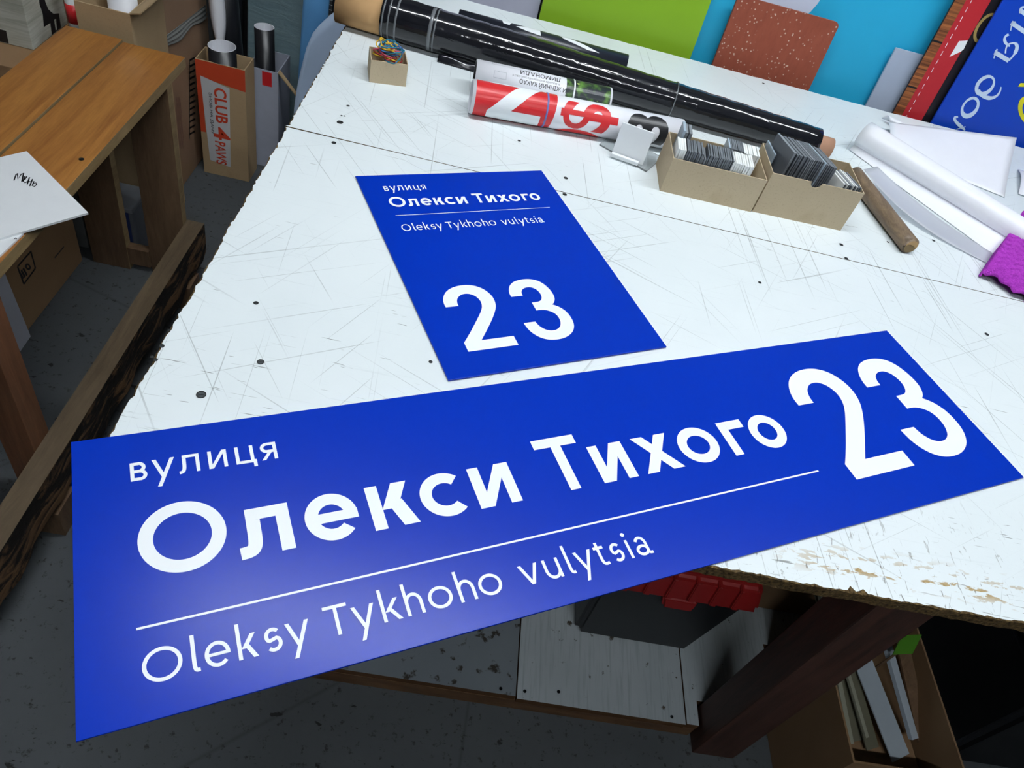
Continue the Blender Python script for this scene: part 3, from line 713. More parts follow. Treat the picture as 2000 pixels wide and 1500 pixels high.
# translucent backing film lying over the handle's side
fpts = [at(1687, 358, TT+.012), at(1822, 470, TT), at(1932, 518, TT), at(1900, 470, TT), at(1700, 362, TT+.012)]
n_ = N('translucent_film'); n_.b.inputs['Transmission Weight'].default_value = .55; n_.b.inputs['Alpha'].default_value = .8; n_.set(lin('#e8ebf4'), .35, .5); M_trans = n_.m
def film(s, t):
    a = Vector((.790, 1.415, TT+.034)).lerp(Vector((1.02, 1.219, TT+.002)), s); b = Vector((.83, 1.445, TT+.034)).lerp(Vector((1.05, 1.262, TT+.0022)), s)
    p = a.lerp(b, t); sag = math.sin(s*math.pi); p.z = TT+.0022+.033*(1-s)**2.2; p.x -= .028*sag*(1-t)*.6; p.y -= .028*sag*(1-t)*.6
    return p
tag(grid('backing_film', film, 20, 6, M_trans, None, .0004), 'translucent backing film strip curling beside the wooden handle', 'film')
def sheet2(s, t):
    a = Vector((.955, 1.735, TT+.018)).lerp(Vector((1.275, 1.745, TT+.055)), s); b = Vector((.93, 1.62, TT+.002)).lerp(Vector((1.19, 1.53, TT+.004)), s)
    p = a.lerp(b, t); p.z = TT+.002+(a.z-TT)*(1-t)**1.6+.012*math.sin(t*math.pi)*(1-s*.5); return p
sh2 = grid('vinyl_sheet', sheet2, 16, 16, M_paper, None, .0004)
tag(sh2, 'curled white vinyl offcut behind the loosely rolled sheet', 'vinyl sheet')
def sheet3(s, t):
    a = Vector((.965, 1.79, TT+.004)).lerp(Vector((1.24, 1.70, TT+.002)), s); b = Vector((.975, 1.765, TT+.010)).lerp(Vector((1.20, 1.668, TT+.003)), s)
    p = a.lerp(b, t); p.z += .012*math.sin(t*math.pi)*(1-s); return p
tag(grid('vinyl_strip', sheet3, 12, 6, M_paper, None, .0004), 'narrow curled white vinyl strip near the back edge of the table', 'vinyl strip')
def sheet4(s, t):
    a = Vector((1.30, 1.70, TT+.003)).lerp(Vector((1.52, 1.66, TT+.02)), s); b = Vector((1.24, 1.565, TT+.003)).lerp(Vector((1.45, 1.50, TT+.012)), s)
    p = a.lerp(b, t); p.z += .01*math.sin(t*math.pi); return p
tag(grid('vinyl_sheet', sheet4, 12, 8, M_paper, None, .0004), 'white vinyl sheet lying flat beyond the curled offcut', 'vinyl sheet')

# magenta microfibre cloth folded over a block
n_ = N('magenta_microfibre'); c_ = n_.co(); n_.set(n_.mix(n_.noise(c_, 260, 2), lin('#8d2a9c'), lin('#bf4acb')), .95, .1); n_.bump(n_.noise(c_, 420, 2), .9, .003); M_cloth = n_.m
ca, cb = Vector((.978, 1.168, TT)), Vector((1.14, 1.385, TT)); ce = (cb-ca); cn = Vector((ce.y, -ce.x, 0)).normalized()
def cloth(s, t):
    # t goes round the cross-section: front bottom, over the top, far bottom
    wdt, hgt = .085, .026+.004*math.sin(s*5)
    if t < .2: q, z = -.002+.002*math.sin(t*15), hgt*t/.2
    elif t < .8:
        f = (t-.2)/.6; q, z = wdt*f, hgt+.004*math.sin(f*math.pi)
        z -= .0060*max(0, math.sin((s*15+.28*math.sin(f*20))*2*math.pi)-.45)/.55
    else: q, z = wdt+.002, hgt*(1-(t-.8)/.2)
    rag = .006*math.sin(t*13)+.003*math.sin(t*31)
    z *= min(1.0, .15+s*16)**.5
    return ca+ce*(s*1.25)-ce.normalized()*(rag if s == 0 else 0)+cn*(q-.012*(1-s)*0)+Vector((0, 0, z+.001))
clo = grid('cleaning_cloth', cloth, 150, 60, M_cloth, None, .002)
tag(clo, 'folded magenta microfibre cloth with wavy ridges', 'cloth')

# ------------------------------------------------------------------ panels leaning behind the table
LEAN = math.radians(8); PT = Vector((0, math.sin(LEAN), math.cos(LEAN)))       # up along a leaning panel
PN = Vector((0, -math.cos(LEAN), math.sin(LEAN)))                              # its front normal
def on_panel(u, v, y0):
    """pixel -> (x, t): x sideways, t up the panel from table height, panel surface passing y0 at table height"""
    d = ray(u, v); o = Vector((0, y0, TT)); k = (o-CP).dot(PN)/d.dot(PN); p = CP+d*k; return p.x, (p-o).dot(PT)
def pp(x, t, y0): return Vector((x, y0, TT))+PT*t
def panel(name, x0, x1, t0, t1, y0, th, mat, label, cat='panel', bevel=.0015):
    o = obox(name, pp(x0, t0, y0), (x1-x0, 0, 0), PT*(t1-t0), -PN*th, mat, None, bevel); return tag(o, label, cat)
TB0 = -TT/math.cos(LEAN)+.003       # foot on the floor
gx0 = on_panel(1056, 20, 1.905)[0]; gx1 = on_panel(1368, 60, 1.905)[0]
panel('leaning_panel', gx0, gx1, TB0, .34, 1.905, .008, plain('lime_green_print', '#86b226', .4, .45, .02), 'lime green panel leaning behind the table')
panel('leaning_panel', -.14, gx0-.004, TB0, .30, 1.925, .008, plain('lavender_grey_board', '#b9bdd0', .5, .4, .03), 'pale lavender grey panel leaning left of the green panel')
cx1 = on_panel(1790, 120, 1.930)[0]
cy = panel('leaning_panel', gx1-.03, cx1+.05, TB0, .36, 1.930, .008, plain('cyan_print', '#27a9d4', .4, .45, .02), 'large cyan panel leaning behind the table')
P = Pen(); A = [on_panel(u, v, 1.930) for u, v in ((1465, -40), (1470, 8), (1520, 22), (1570, 34), (1584, 22), (1596, 8), (1606, -6), (1625, -40), (1650, -90), (1470, -90))]; P.poly(A)
lay('white_print_shape', P, lambda x, y: (pp(x, y, 1.930), PN), plain('lilac_white_print', '#cfd6ea', .4, .4, .02), cy, 'white curved printed shape')
ra = on_panel(1390, 128, 1.895)[0]; rb = on_panel(1610, 110, 1.895)[0]; rt = on_panel(1632, 42, 1.895)[1]
n_ = N('rust_speckled_board'); c_ = n_.co(); b_ = n_.mix(n_.noise(n_.mapv(c_, (3, 1, 1)), 30, 4), lin('#7c3a2a'), lin('#96503b'))
vo = n_.n('ShaderNodeTexVoronoi'); n_.link(c_, vo.inputs['Vector']); vo.inputs['Scale'].default_value = 105
b_ = n_.mix(n_.math('MULTIPLY', n_.ramp(vo.outputs['Distance'], .14, .24, True), n_.ramp(n_.noise(c_, 16, 3), .42, .50)), b_, lin('#c4b0a0')); n_.set(b_, .7, .3); M_rust = n_.m
def round_panel(name, x0, x1, t0, t1, y0, th, mat, label, rad=.012):
    pts = []
    for cx_, cy_, a in ((x1-rad, t1-rad, 0), (x0+rad, t1-rad, 90)):
        pts += [(cx_+rad*math.cos(math.radians(a+k*15)), cy_+rad*math.sin(math.radians(a+k*15))) for k in range(7)]
    pts += [(x0, t0), (x1, t0)]
    return tag(prism(name, [pp(x, t, y0) for x, t in pts], -PN*th, mat), label, 'panel')
round_panel('leaning_panel', ra, rb, TB0, rt, 1.893, .010, M_rust, 'rust brown speckled board with rounded corners leaning in front of the cyan panel')
sa, sb = on_panel(1715, 165, 1.905)[0], on_panel(1790, 170, 1.905)[0]; stp = on_panel(1755, 96, 1.905)[1]
panel('leaning_panel', sa, sb, TB0, stp, 1.912, .006, plain('pale_grey_acrylic_sheet', '#a8b4c8', .4, .45, .03), 'short pale grey sheet leaning against the cyan panel')
# banner sign with a printed plank border, red stripe and black field
wx = on_panel(1805, 108, 1.890)[0]
bs = panel('banner_sign', wx, wx+.42, TB0, .42, 1.890, .006, plain('black_banner_print', '#17161b', .35, .45, .04), 'dark sign with plank pattern border and red dashed stripe leaning behind the table', 'sign')
n_ = N('plank_print'); c_ = n_.co(); st_ = n_.noise(n_.mapv(c_, (1, 60, 60)), 3, 5, .6, .5); n_.set(n_.mix(n_.ramp(st_, .35, .65), lin('#4a2312'), lin('#a8683a')), .45, .4); M_plankp = n_.m
def strip(nm, x0, x1, t0, t1, y0, mat, par, lift=.0004, lab=None):
    P = Pen(); P.rect(x0, t0, x1, t1); return lay(nm, P, lambda x, y: (pp(x, y, y0), PN), mat, par, lab, lift)
strip('plank_border', wx+.001, wx+.026, -.3, .42, 1.890, M_plankp, bs, .0004, 'printed brown plank border')
for t in (.055, .165, .275, .385, -.06): strip('plank_joint', wx+.001, wx+.026, t, t+.004, 1.890, M_black, bs, .0007)
strip('red_stripe', wx+.026, wx+.082, -.3, .42, 1.890, plain('crimson_print', '#b3262f', .4, .45, .03), bs, .0004, 'red stripe')
for k in range(26): strip('dash', wx+.038, wx+.0395, -.08+k*.02, -.069+k*.02, 1.890, M_white_print, bs, .0007)
P = Pen(); P.poly([on_panel(u, v, 1.890) for u, v in ((1854, 111), (1873, 80), (1890, 79), (1882, 96), (1876, 101))])
lay('white_mark', P, lambda x, y: (pp(x, y, 1.890), PN), M_white_print, bs, None, .0007)
gc = on_panel(1925, 55, 1.890); P = Pen(); P.arc(gc[0], gc[1], .024, .034, 0, 360, .007)
lay('gold_ring', P, lambda x, y: (pp(x, y, 1.890), PN), plain('gold_print', '#a08a52', .4, .4), bs, None, .0007)
# blue sign with white serif letters running down it
bx = on_panel(1890, 118, 1.876)[0]
bl = panel('blue_sign', bx, bx+.60, TB0, .45, 1.876, .006, plain('royal_blue_print', '#0a3fb4', .38, .45, .02), 'royal blue sign with white serif letters and a yellow loop leaning behind the table', 'sign')
def bpx(u, v): return on_panel(u, v, 1.876)
def zc(x, y): return bpx(1740+x/5.0, y/5.0)        # coordinates of the enlarged view
M_pale = plain('pale_blue_print', '#c9dcf2', .4, .4, .02)
def blob(outer, inner=None, name='letter'):
    P = Pen()
    if inner is None: P.poly([zc(*q) for q in outer])
    else:
        o_ = [zc(*q) for q in outer]; i_ = [zc(*q) for q in inner]; P.strip(o_+[o_[0]], i_+[i_[0]])
    return lay(name, P, lambda x, y: (pp(x, y, 1.876), PN), M_pale, bl, None, .0005)
def ell(cx, cy, a, b, ang, n=36):
    c, s = math.cos(math.radians(ang)), math.sin(math.radians(ang))
    return [(cx+a*math.cos(2*math.pi*k/n)*c-b*math.sin(2*math.pi*k/n)*s, cy+a*math.cos(2*math.pi*k/n)*s+b*math.sin(2*math.pi*k/n)*c) for k in range(n)]
blob(ell(773, 1050, 118, 78, -55), ell(773, 1040, 80, 52, -48))                       # о
blob(ell(918, 835, 118, 82, -48), ell(925, 830, 85, 50, -42))                         # bowl of д
def ribbon(pts, ws, name='letter'):
    L, Rr = [], []
    for i, p in enumerate(pts):
        a = pts[max(i-1, 0)]; b = pts[min(i+1, len(pts)-1)]; dx, dy = b[0]-a[0], b[1]-a[1]; l = math.hypot(dx, dy); w = ws[i] if isinstance(ws, list) else ws
        L.append((p[0]-dy/l*w/2, p[1]+dx/l*w/2)); Rr.append((p[0]+dy/l*w/2, p[1]-dx/l*w/2))
    P = Pen(); P.strip([zc(*q) for q in L], [zc(*q) for q in Rr]); return lay(name, P, lambda x, y: (pp(x, y, 1.876), PN), M_pale, bl, None, .0006)
ribbon(bez((850, 880), (900, 985), (1060, 990), (1075, 848), 16), [40]*8+[34, 30, 26, 22, 20, 18, 16, 14, 12])
ribbon(bez((722, 1272), (700, 1240), (600, 1180), (625, 1145), 10)+[(655, 1140)], [12, 20, 28, 34, 36, 34, 30, 28, 28, 28, 24, 18])
ribbon([(728, 1235), (640, 1262)], 9)
ribbon([(1012, 510), (1150, 592)], 46); ribbon([(1005, 570), (1020, 500), (1040, 480)], [10, 14, 18])
ribbon(bez((1150, 590), (1250, 500), (1260, 400), (1165, 425), 14), [16]*4+[36]*7+[24, 20, 16, 14])
ribbon(bez((1165, 425), (1130, 430), (1120, 470), (1118, 520), 8), 15)
ribbon(bez((1150, 335), (1080, 360), (1110, 430), (1160, 450), 10), [24, 22, 20, 22, 26, 30, 32, 30, 26, 22, 18])
ribbon([(1175, 220), (1320, 320)], 46); ribbon([(1168, 300), (1180, 225), (1215, 212)], [10, 14, 16]); ribbon([(1262, 100), (1400, 200)], 46); ribbon(bez((1262, 130), (1255, 70), (1290, 60), (1320, 75), 8), 20)
M_yel = plain('yellow_print', '#d5cf22', .4, .4, .02)
P = Pen(); o_ = [zc(*q) for q in ell(1372, 1090, 165, 120, 62)]; i_ = [zc(*q) for q in ell(1375, 1090, 118, 82, 62)]; P.strip(o_+[o_[0]], i_+[i_[0]]); P.poly([zc(*q) for q in ((1240, 845), (1265, 810), (1330, 812), (1330, 850))])
lay('yellow_loop', P, lambda x, y: (pp(x, y, 1.876), PN), M_yel, bl, 'yellow loop', .0005)

# ------------------------------------------------------------------ under the table
plat = empty('low_platform', (.5, .8, 0), 'low platform of white painted boards on the floor under the table', 'platform')
n_ = N('dirty_white_board'); p_ = n_.pos(); b_ = n_.mix(n_.noise(p_, 4, 4), lin('#9aa4a8'), lin('#c4ccd0'))
b_ = n_.mix(n_.math('MULTIPLY', n_.ramp(n_.noise(n_.mapv(p_, (60, 3, 1)), 3, 3), .5, .7), .35), b_, lin('#7d878b')); b_ = n_.mix(n_.ramp(n_.noise(p_, 38, 4, .6), .66, .71), b_, lin('#4d463c')); n_.set(b_, .7, .3); M_dirty = n_.m
n_ = N('grimy_grey_board'); p_ = n_.pos(); b_ = n_.mix(n_.noise(p_, 5, 4), lin('#69717a'), lin('#848c92')); b_ = n_.mix(n_.ramp(n_.noise(p_, 30, 4, .6), .60, .66), b_, lin('#38352f')); n_.set(b_, .75, .3); M_grimy = n_.m
M_beam = wood('brown_batten', '#4a3524', '#7a5a3c', (1.5, 12, 12))
YP, ZP = .566, .062
M_bedge = plain('brown_board_edge', '#5e432b', .85, .2, .15, 40)
for pts, m in (([(-.45, YP+.004), (.2995, YP+.004), (.2995, 1.10), (-.45, 1.10)], M_grimy), ([(.3025, YP), (.655, YP), (.655, 1.10), (.3025, 1.10)], M_dirty), ([(.658, YP+.002), (.684, YP+.002), (.684, .618), (.86, .618), (.86, .77), (1.02, .77), (1.02, 1.10), (.658, 1.10)], M_dirty)):
    o = prism('board', [(x, y, ZP-.018) for x, y in pts], (0, 0, .018), [m, M_bedge], plat)
    for p in o.data.polygons: p.material_index = 0 if abs(p.normal.z) > .5 else 1
box('batten', -.44, .684, YP+.003, YP+.04, .001, ZP-.018, M_beam, plat); box('batten', -.44, 1.0, 1.03, 1.08, .001, ZP-.018, M_beam, plat)
for u, v in ((1025, 1350), (1091, 1351), (1312, 1400), (978, 1345)):
    p = at(u, v, ZP); tube('nail', [(p.x, p.y, ZP), (p.x, p.y, ZP+.0006)], .0035, M_screw, plat, 10)
# thin boards leaning under the sign
for i in range(5):
    x = .312+i*.011; m = [M_white, M_tile_c, M_board, M_white, M_tile_c][i]
    o = obox('thin_board', (x, .76+.004*i, ZP+.001), (.0045, 0, 0), (0, .26, 0), (.020, .02, .36), m)
    tag(o, ['white plastic offcut leaning left of the toolbox', 'pale grey offcut leaning beside the white plastic offcut', 'brown fibreboard offcut leaning left of the toolbox', 'thin white board leaning left of the toolbox', 'pale grey board leaning closest to the toolbox'][i], 'board')
# toolbox
tb_ = empty('toolbox', (.56, .86, ZP), 'black plastic toolbox with a ribbed red lid under the table', 'toolbox')
M_bl_pl = plain('black_plastic', '#15171b', .45, .5, .1); M_rd_pl = plain('red_plastic', '#8c1c1b', .4, .5, .06)
def frus(name, b, t, z0, z1, m, par, bev=.012):
    v = [(b[0], b[2], z0), (b[1], b[2], z0), (b[1], b[3], z0), (b[0], b[3], z0), (t[0], t[2], z1), (t[1], t[2], z1), (t[1], t[3], z1), (t[0], t[3], z1)]
    o = fix_normals(mk(name, v, QF, m, par)); bm = bmesh.new(); bm.from_mesh(o.data); bmesh.ops.bevel(bm, geom=bm.edges[:], offset=bev, segments=3, affect='EDGES'); bm.to_mesh(o.data); bm.free()
    return o
frus('body', (.418, .672, .722, .96), (.398, .690, .700, .98), ZP+.001, .33, M_bl_pl, tb_)
lid = frus('lid', (.385, .703, .684, .99), (.400, .688, .70, .97), .325, .392, M_rd_pl, tb_, .010)
for k in range(6): frus('rib', (.425+k*.043, .439+k*.043, .679, .70), (.428+k*.043, .436+k*.043, .692, .72), .340, .388, M_rd_pl, lid, .002)
frus('latch', (.515, .575, .674, .70), (.51, .58, .682, .70), .312, .338, M_rd_pl, tb_, .005)
# box of plastic profiles
XB0, YB0, HB = .868, .462, .275
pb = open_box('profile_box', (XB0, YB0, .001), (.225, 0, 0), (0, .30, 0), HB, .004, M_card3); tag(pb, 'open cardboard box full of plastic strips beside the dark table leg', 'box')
M_prof = plain('grey_white_profile', '#b6c2cc', .4, .5, .06); M_beige = plain('beige_profile', '#9c9d8b', .5, .4, .08); M_olive = plain('olive_grey_profile', '#6c6a58', .5, .4, .08)
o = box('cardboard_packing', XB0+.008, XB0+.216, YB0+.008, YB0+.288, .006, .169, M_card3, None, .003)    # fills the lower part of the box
tag(o, 'brown cardboard packing under the plastic strips in the open box', 'cardboard')
def strip3(u0, v0, u1, v1, w, th, k, m, label, top=None):
    """strip sloping in the box: near end on the offcuts, far part resting on the back rim; k = its layer"""
    zn = .173+k*.007; a = at(u0, v0, zn); rim = HB+.004+k*.007; b = at(u1, v1, zn+.04)
    for q in range(140):
        c = at(u1, v1, zn+q*.0005)
        if c.y > a.y+.02 and zn+q*.0005*(YB0+.30-a.y)/(c.y-a.y) >= rim: b = c; break
    d = (b-a).normalized(); end = a+d*((YB0+(top or .34)-a.y)/d.y)
    ww = Vector((0, 0, 1)).cross(d).normalized(); nn = d.cross(ww); nn = nn if nn.z > 0 else -nn
    return tag(obox('plastic_strip', a-ww*w/2, ww*w, end-a, nn*th, m), label, 'strip')
strip3(1672, 1447, 1650, 1352, .040, .003, 0, M_olive, 'olive grey flat strip in the cardboard box')
strip3(1703, 1462, 1668, 1340, .030, .003, 1, M_olive, 'narrow olive strip next to the wide pale strip in the cardboard box')
strip3(1657, 1452, 1637, 1350, .010, .010, 2, M_beige, 'beige square profile against the side of the cardboard box')
strip3(1690, 1440, 1662, 1345, .008, .006, 3, M_beige, 'thin beige strip on the olive strip in the cardboard box')
strip3(1758, 1480, 1697, 1325, .046, .003, 2, M_prof, 'wide pale blue grey plastic strip in the cardboard box')
strip3(1780, 1442, 1740, 1300, .016, .010, 4, M_prof, 'narrow grey blue channel profile in the cardboard box')
strip3(1806, 1462, 1772, 1310, .030, .005, 0, M_board, 'dark brown strip along the right side of the cardboard box')
g0 = aty(1775, 1275, .66); gp = empty('green_card', g0, 'small green card standing above the plastic strips', 'card')
obox('card', g0+Vector((-.022, 0, -.018)), (.040, .006, .006), (0, .002, 0), (-.006, .016, .046), plain('green_card_print', '#4f8d22', .5, .4, .04), gp)
obox('stem', g0+Vector((-.006, .010, .0))+Vector((0, 0, -(g0.z-.015))), (.006, 0, 0), (0, .002, 0), (0, 0, g0.z-.03), M_board, gp)
# dark carton and black case further right
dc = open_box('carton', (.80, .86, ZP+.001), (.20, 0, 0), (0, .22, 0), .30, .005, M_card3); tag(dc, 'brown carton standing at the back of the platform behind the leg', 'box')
bc_ = empty('black_case', (1.45, .8, 0), 'black plastic case standing on the floor to the right of the strips', 'case')
frus('body', (1.27, 1.72, .60, 1.0), (1.25, 1.74, .59, 1.01), .001, .36, M_bl_pl, bc_, .015)
frus('lid', (1.24, 1.75, .58, 1.02), (1.26, 1.73, .60, 1.0), .362, .41, M_bl_pl, bc_, .012)

# ------------------------------------------------------------------ bench on the left
HB_ = .60; EX = -.712
bench = empty('wooden_bench', (-.86, 1.3, 0), 'orange brown wooden bench of two planks on board legs', 'bench')
y_end = 1.738
def plank(x0, x1, ye):
    o = box('plank', x0, x1, .35, ye, HB_-.025, HB_, [M_bench, M_raw], bench, .0015)
    for p in o.data.polygons: p.material_index = 0 if p.normal.z > .5 else 1
    return o
pk = plank(-.856, EX, y_end); xf = at(128, 50, HB_).x
plank(xf, -.862, y_end+.012)
pn_ = at(159, 311, HB_); tube('nail', [(pn_.x, pn_.y, HB_), (pn_.x, pn_.y, HB_+.0006)], .005, M_screw, pk, 10)
def bleg(x0, x1, y0, y1, z1=HB_-.025):
    o = box('leg', x0, x1, y0, y1, 0, z1, [M_board, M_raw], bench, .001)
    for p in o.data.polygons: p.material_index = 1 if p.normal.x > .5 else 0
    return o
M_leg3 = wood('red_brown_post', '#5a3a28', '#82583c', (14, 14, 1.2), 3)
bleg(-.972, -.872, 1.612, 1.638); bleg(-.815, EX-.001, 1.622, 1.648); b3 = bleg(-.772, EX-.001, .845, .900); b3.data.materials[0] = M_leg3; b3.data.materials[1] = M_leg3; bleg(-1.03, -.96, .86, .90)
box('stretcher', -.872, -.815, 1.614, 1.64, .02, .075, M_board, bench)
n_ = N('charred_timber'); p_ = n_.co(); k_ = n_.noise(n_.mapv(p_, (5, 2.2, 9)), 3.2, 5, .65, .8)
n_.set(n_.mix(n_.ramp(k_, .50, .60), lin('#1d1a18'), lin('#6a5038')), .85, .2); n_.bump(k_, .6, .01); M_char = n_.m
M_btop = wood('grey_brown_timber', '#463a2c', '#6b5b45', (10, 1.4, 10), 3)
# long runner: rough timber with wavy lower edge, bolted along the legs
vs = []; fs = []; fm = []; rr = random.Random(5); NR = 60
for i in range(NR+1):
    y = .30+(1.648-.30)*i/NR; w = .004*math.sin(i*.9)+.003*rr.random(); z0 = .080+.008*math.sin(i*.35)+.004*rr.random()
    vs += [(EX, y, z0), (EX+.046+w, y, z0+.006), (EX+.047+w*.6, y, .135), (EX+.046, y, .190), (EX, y, .190)]
for i in range(NR):
    for k in range(5):
        q = (k+1) % 5; fs.append((i*5+k, i*5+q, i*5+5+q, i*5+5+k)); fm.append(1 if k == 3 else 0)
fs += [(0, 1, 2, 3, 4), tuple(NR*5+k for k in (4, 3, 2, 1, 0))]; fm += [1, 1]
ro = mk('runner', vs, fs, [M_char, M_btop], bench, False, fm); fix_normals(ro); ro['label'] = 'charred rough timber runner along the legs'
for y in (.78, 1.50): box('foot_block', EX+.002, EX+.05, y, y+.07, 0, .078, M_board, bench)
# two foam boards lying on the bench
A_, B_ = at(52, 295, HB_+.008), at(172, 415, HB_+.008); AB = B_-A_; AB.z = 0; pd = Vector((AB.y, -AB.x, 0)).normalized()*.34
mb = empty('foam_board', (A_+B_+pd)/2, 'white board with handwritten word Меню lying over the bench edge', 'board'); mb.location.z = HB_; mb['_w'] = mb.location
o = obox('sheet', A_-Vector((0, 0, .004)), AB, pd, (0, 0, .004), [M_white], mb)
def hand(pts, parent, z, w=.0022):
    P = Pen(); q = [at(28+(x-80)/2.857, 337+(y-963)/2.857, z) for x, y in pts]; P.stroke([(p.x*1000, p.y*1000) for p in q], w*1000)
    return lay('handwriting', P, lambda x, y: (Vector((x/1000, y/1000, z)), Vector((0, 0, 1))), M_black, parent, None, .0004)
for s_ in ([(78, 1008), (90, 975), (97, 968), (100, 1000), (120, 972), (132, 966), (122, 1015)], [(122, 1010), (140, 1000), (150, 985), (138, 985), (130, 1012), (140, 1022), (155, 1012)], [(165, 990), (152, 1030)], [(158, 1012), (172, 1014)], [(182, 1000), (166, 1040)], [(190, 1012), (180, 1038)], [(184, 1028), (200, 1020), (204, 1032), (190, 1043), (182, 1036)]):
    hand(s_, mb, HB_+.008)
# second board, partly under the first
c2 = at(46, 455, HB_+.0038); d2 = (at(2, 497, HB_+.0038)-c2); d2.z = 0; d2.normalize(); n2 = Vector((d2.y, -d2.x, 0)); n2 = n2 if n2.x < 0 else -n2
fb2 = empty('foam_board', c2+d2*.1+n2*.06, 'lower white board with black handwriting, partly under the Меню board', 'board'); fb2.location.z = HB_; fb2['_w'] = fb2.location
obox('sheet', c2-Vector((0, 0, .0035)), d2*.22, n2*.13, (0, 0, .0035), [M_white], fb2)
for s_ in ([(8, 1330), (20, 1316)], [(38, 1318), (34, 1332), (46, 1326), (48, 1318), (36, 1320)], [(80, 1334), (88, 1328), (92, 1335)]):
    hand(s_, fb2, HB_+.004, .002)

# under the bench: printed carton, white sheet, foam blocks, storage tub
f0, f1 = at(154, 507, 0), at(57, 656, 0); xb = (f0.x+f1.x)/2
ct = empty('carton', (xb-.15, (f0.y+f1.y)/2, 0), 'brown carton printed with a black pack symbol under the bench', 'box')
box('body', xb-.30, xb, f1.y, f0.y, 0.001, .42, M_card3, ct, .002)
box('flap', xb-.30, xb+.004, f1.y, f1.y+.16, .421, .425, M_card, ct)
def side(u, v): p = atx(u, v, xb); return p.y, p.z
def c4(x, y): return side(x/4.412, 380+y/4.412)
P = Pen(); cr_ = [c4(*q) for q in ((150, 620), (265, 490), (305, 635), (205, 770))]
for i in range(4):
    a, b = cr_[i], cr_[(i+1) % 4]; P.stroke([a, b], .005)
for a, b in (((180, 650), (215, 710)), ((198, 635), (232, 695)), ((165, 665), (200, 725))): P.stroke([c4(*a), c4(*b)], .006)
P.strip([c4(*q) for q in ell(240, 622, 30, 22, 60, 20)+[ell(240, 622, 30, 22, 60, 20)[0]]], [c4(*q) for q in ell(240, 622, 15, 10, 60, 20)+[ell(240, 622, 15, 10, 60, 20)[0]]])
lay('pack_symbol', P, lambda y, z: (Vector((xb, y, z)), Vector((1, 0, 0))), M_black, ct, 'black printed pack symbol')
P = Pen(); P.stroke([c4(470, 545), c4(550, 450)], .004); P.stroke([c4(130, 570), c4(225, 460)], .003)
lay('printed_line', P, lambda y, z: (Vector((xb, y, z)), Vector((1, 0, 0))), M_black, ct)
g0_, g1_ = at(57, 657, 0), at(16, 715, 0); gd = g1_-g0_
o = obox('white_sheet', g0_+Vector((.004, 0, .001)), gd*1.4, (-.004, 0, 0), (-.03, .01, .42), plain('lilac_white_sheet', '#b9bcc8', .5, .4, .03)); tag(o, 'white sheet standing against the printed carton under the bench', 'sheet')
for k, (xx, lab) in enumerate(((-1.078, 'rough grey white foam slab next to the printed carton'), (-1.040, 'rough grey white foam slab next to the bench leg'))):
    o = box('foam_slab', xx, xx+.034, 1.66, 1.86, .001, .40, plain('dirty_foam', '#8d9193', .8, .2, .15, 30, .4), None, .003); tag(o, lab, 'foam')
tub = empty('storage_tub', (-.95, 1.86, 0), 'grey storage tub with a blue strip behind the bench legs', 'tub')
box('body', -1.0, -.865, 1.66, 1.76, .001, .16, plain('grey_tub', '#6c7078', .5, .4, .06), tub, .008)
box('strip', -.90, -.875, 1.656, 1.66, .01, .16, plain('blue_strip', '#2f3f78', .5, .4), tub)
box('lid', -1.003, -.862, 1.655, 1.765, .161, .175, plain('pale_tub_lid', '#8c9198', .5, .4), tub, .003)

# ------------------------------------------------------------------ cartons and rolls behind the bench
M_pw = N('printed_wood_pattern'); p_ = M_pw.co(); k_ = M_pw.noise(M_pw.mapv(p_, (1, 1, 14)), 5, 5, .6, .5); M_pw.set(M_pw.mix(M_pw.ramp(k_, .35, .65), lin('#a3a597'), lin('#cfd0c6')), .5, .4); M_pw = M_pw.m
zP = .50; e0 = at(66, 98, zP); 
gb = empty('printed_carton', (e0.x-.12, e0.y+.1, zP), 'whitewashed wood pattern carton with black silhouettes left of the bench', 'box')
XQ, YQ = e0.x, e0.y
box('body', XQ-.26, XQ, YQ, 1.955, zP, zP+.26, M_pw, gb, .0015)
def fx(u, v): p = atx(u, v, XQ); return p.y, p.z
def fy(u, v): p = aty(u, v, YQ); return p.x, p.z
def k5(x, y): return x/5.0, y/5.0
P = Pen(); P.poly([(a, max(b, zP+.002)) for a, b in [fx(*k5(*q)) for q in ((375, -40), (385, 40), (415, 130), (428, 265), (490, 225), (505, 340), (460, 385), (500, 390), (600, 290), (575, 130), (520, 133), (470, 90), (440, 10), (430, -40))]])
lay('silhouette', P, lambda y, z: (Vector((XQ, y, z)), Vector((1, 0, 0))), M_black, gb, 'black silhouette print')
P = Pen(); P.poly([fx(*k5(*q)) for q in ((525, 190), (545, 185), (553, 290), (542, 295))])
lay('silhouette_gap', P, lambda y, z: (Vector((XQ, y, z)), Vector((1, 0, 0))), M_pw, gb, None, .0006)
P = Pen(); P.poly([(a, max(b, zP+.002)) for a, b in [fy(*k5(*q)) for q in ((-60, 270), (60, 300), (105, 495), (-60, 470))]])
lay('silhouette', P, lambda x, z: (Vector((x, YQ, z)), Vector((0, -1, 0))), M_black, gb)
lc = box('carton', XQ-.30, XQ+.004, YQ-.10, 1.958, .001, zP-.001, M_card3, None, .002); tag(lc, 'plain brown carton carrying the whitewashed printed carton', 'box')
M_grn = plain('green_cap', '#3f8a3a', .5, .4); M_lime = plain('lime_bits', '#9db23a', .5, .4)
q_ = at(165, 8, .62)
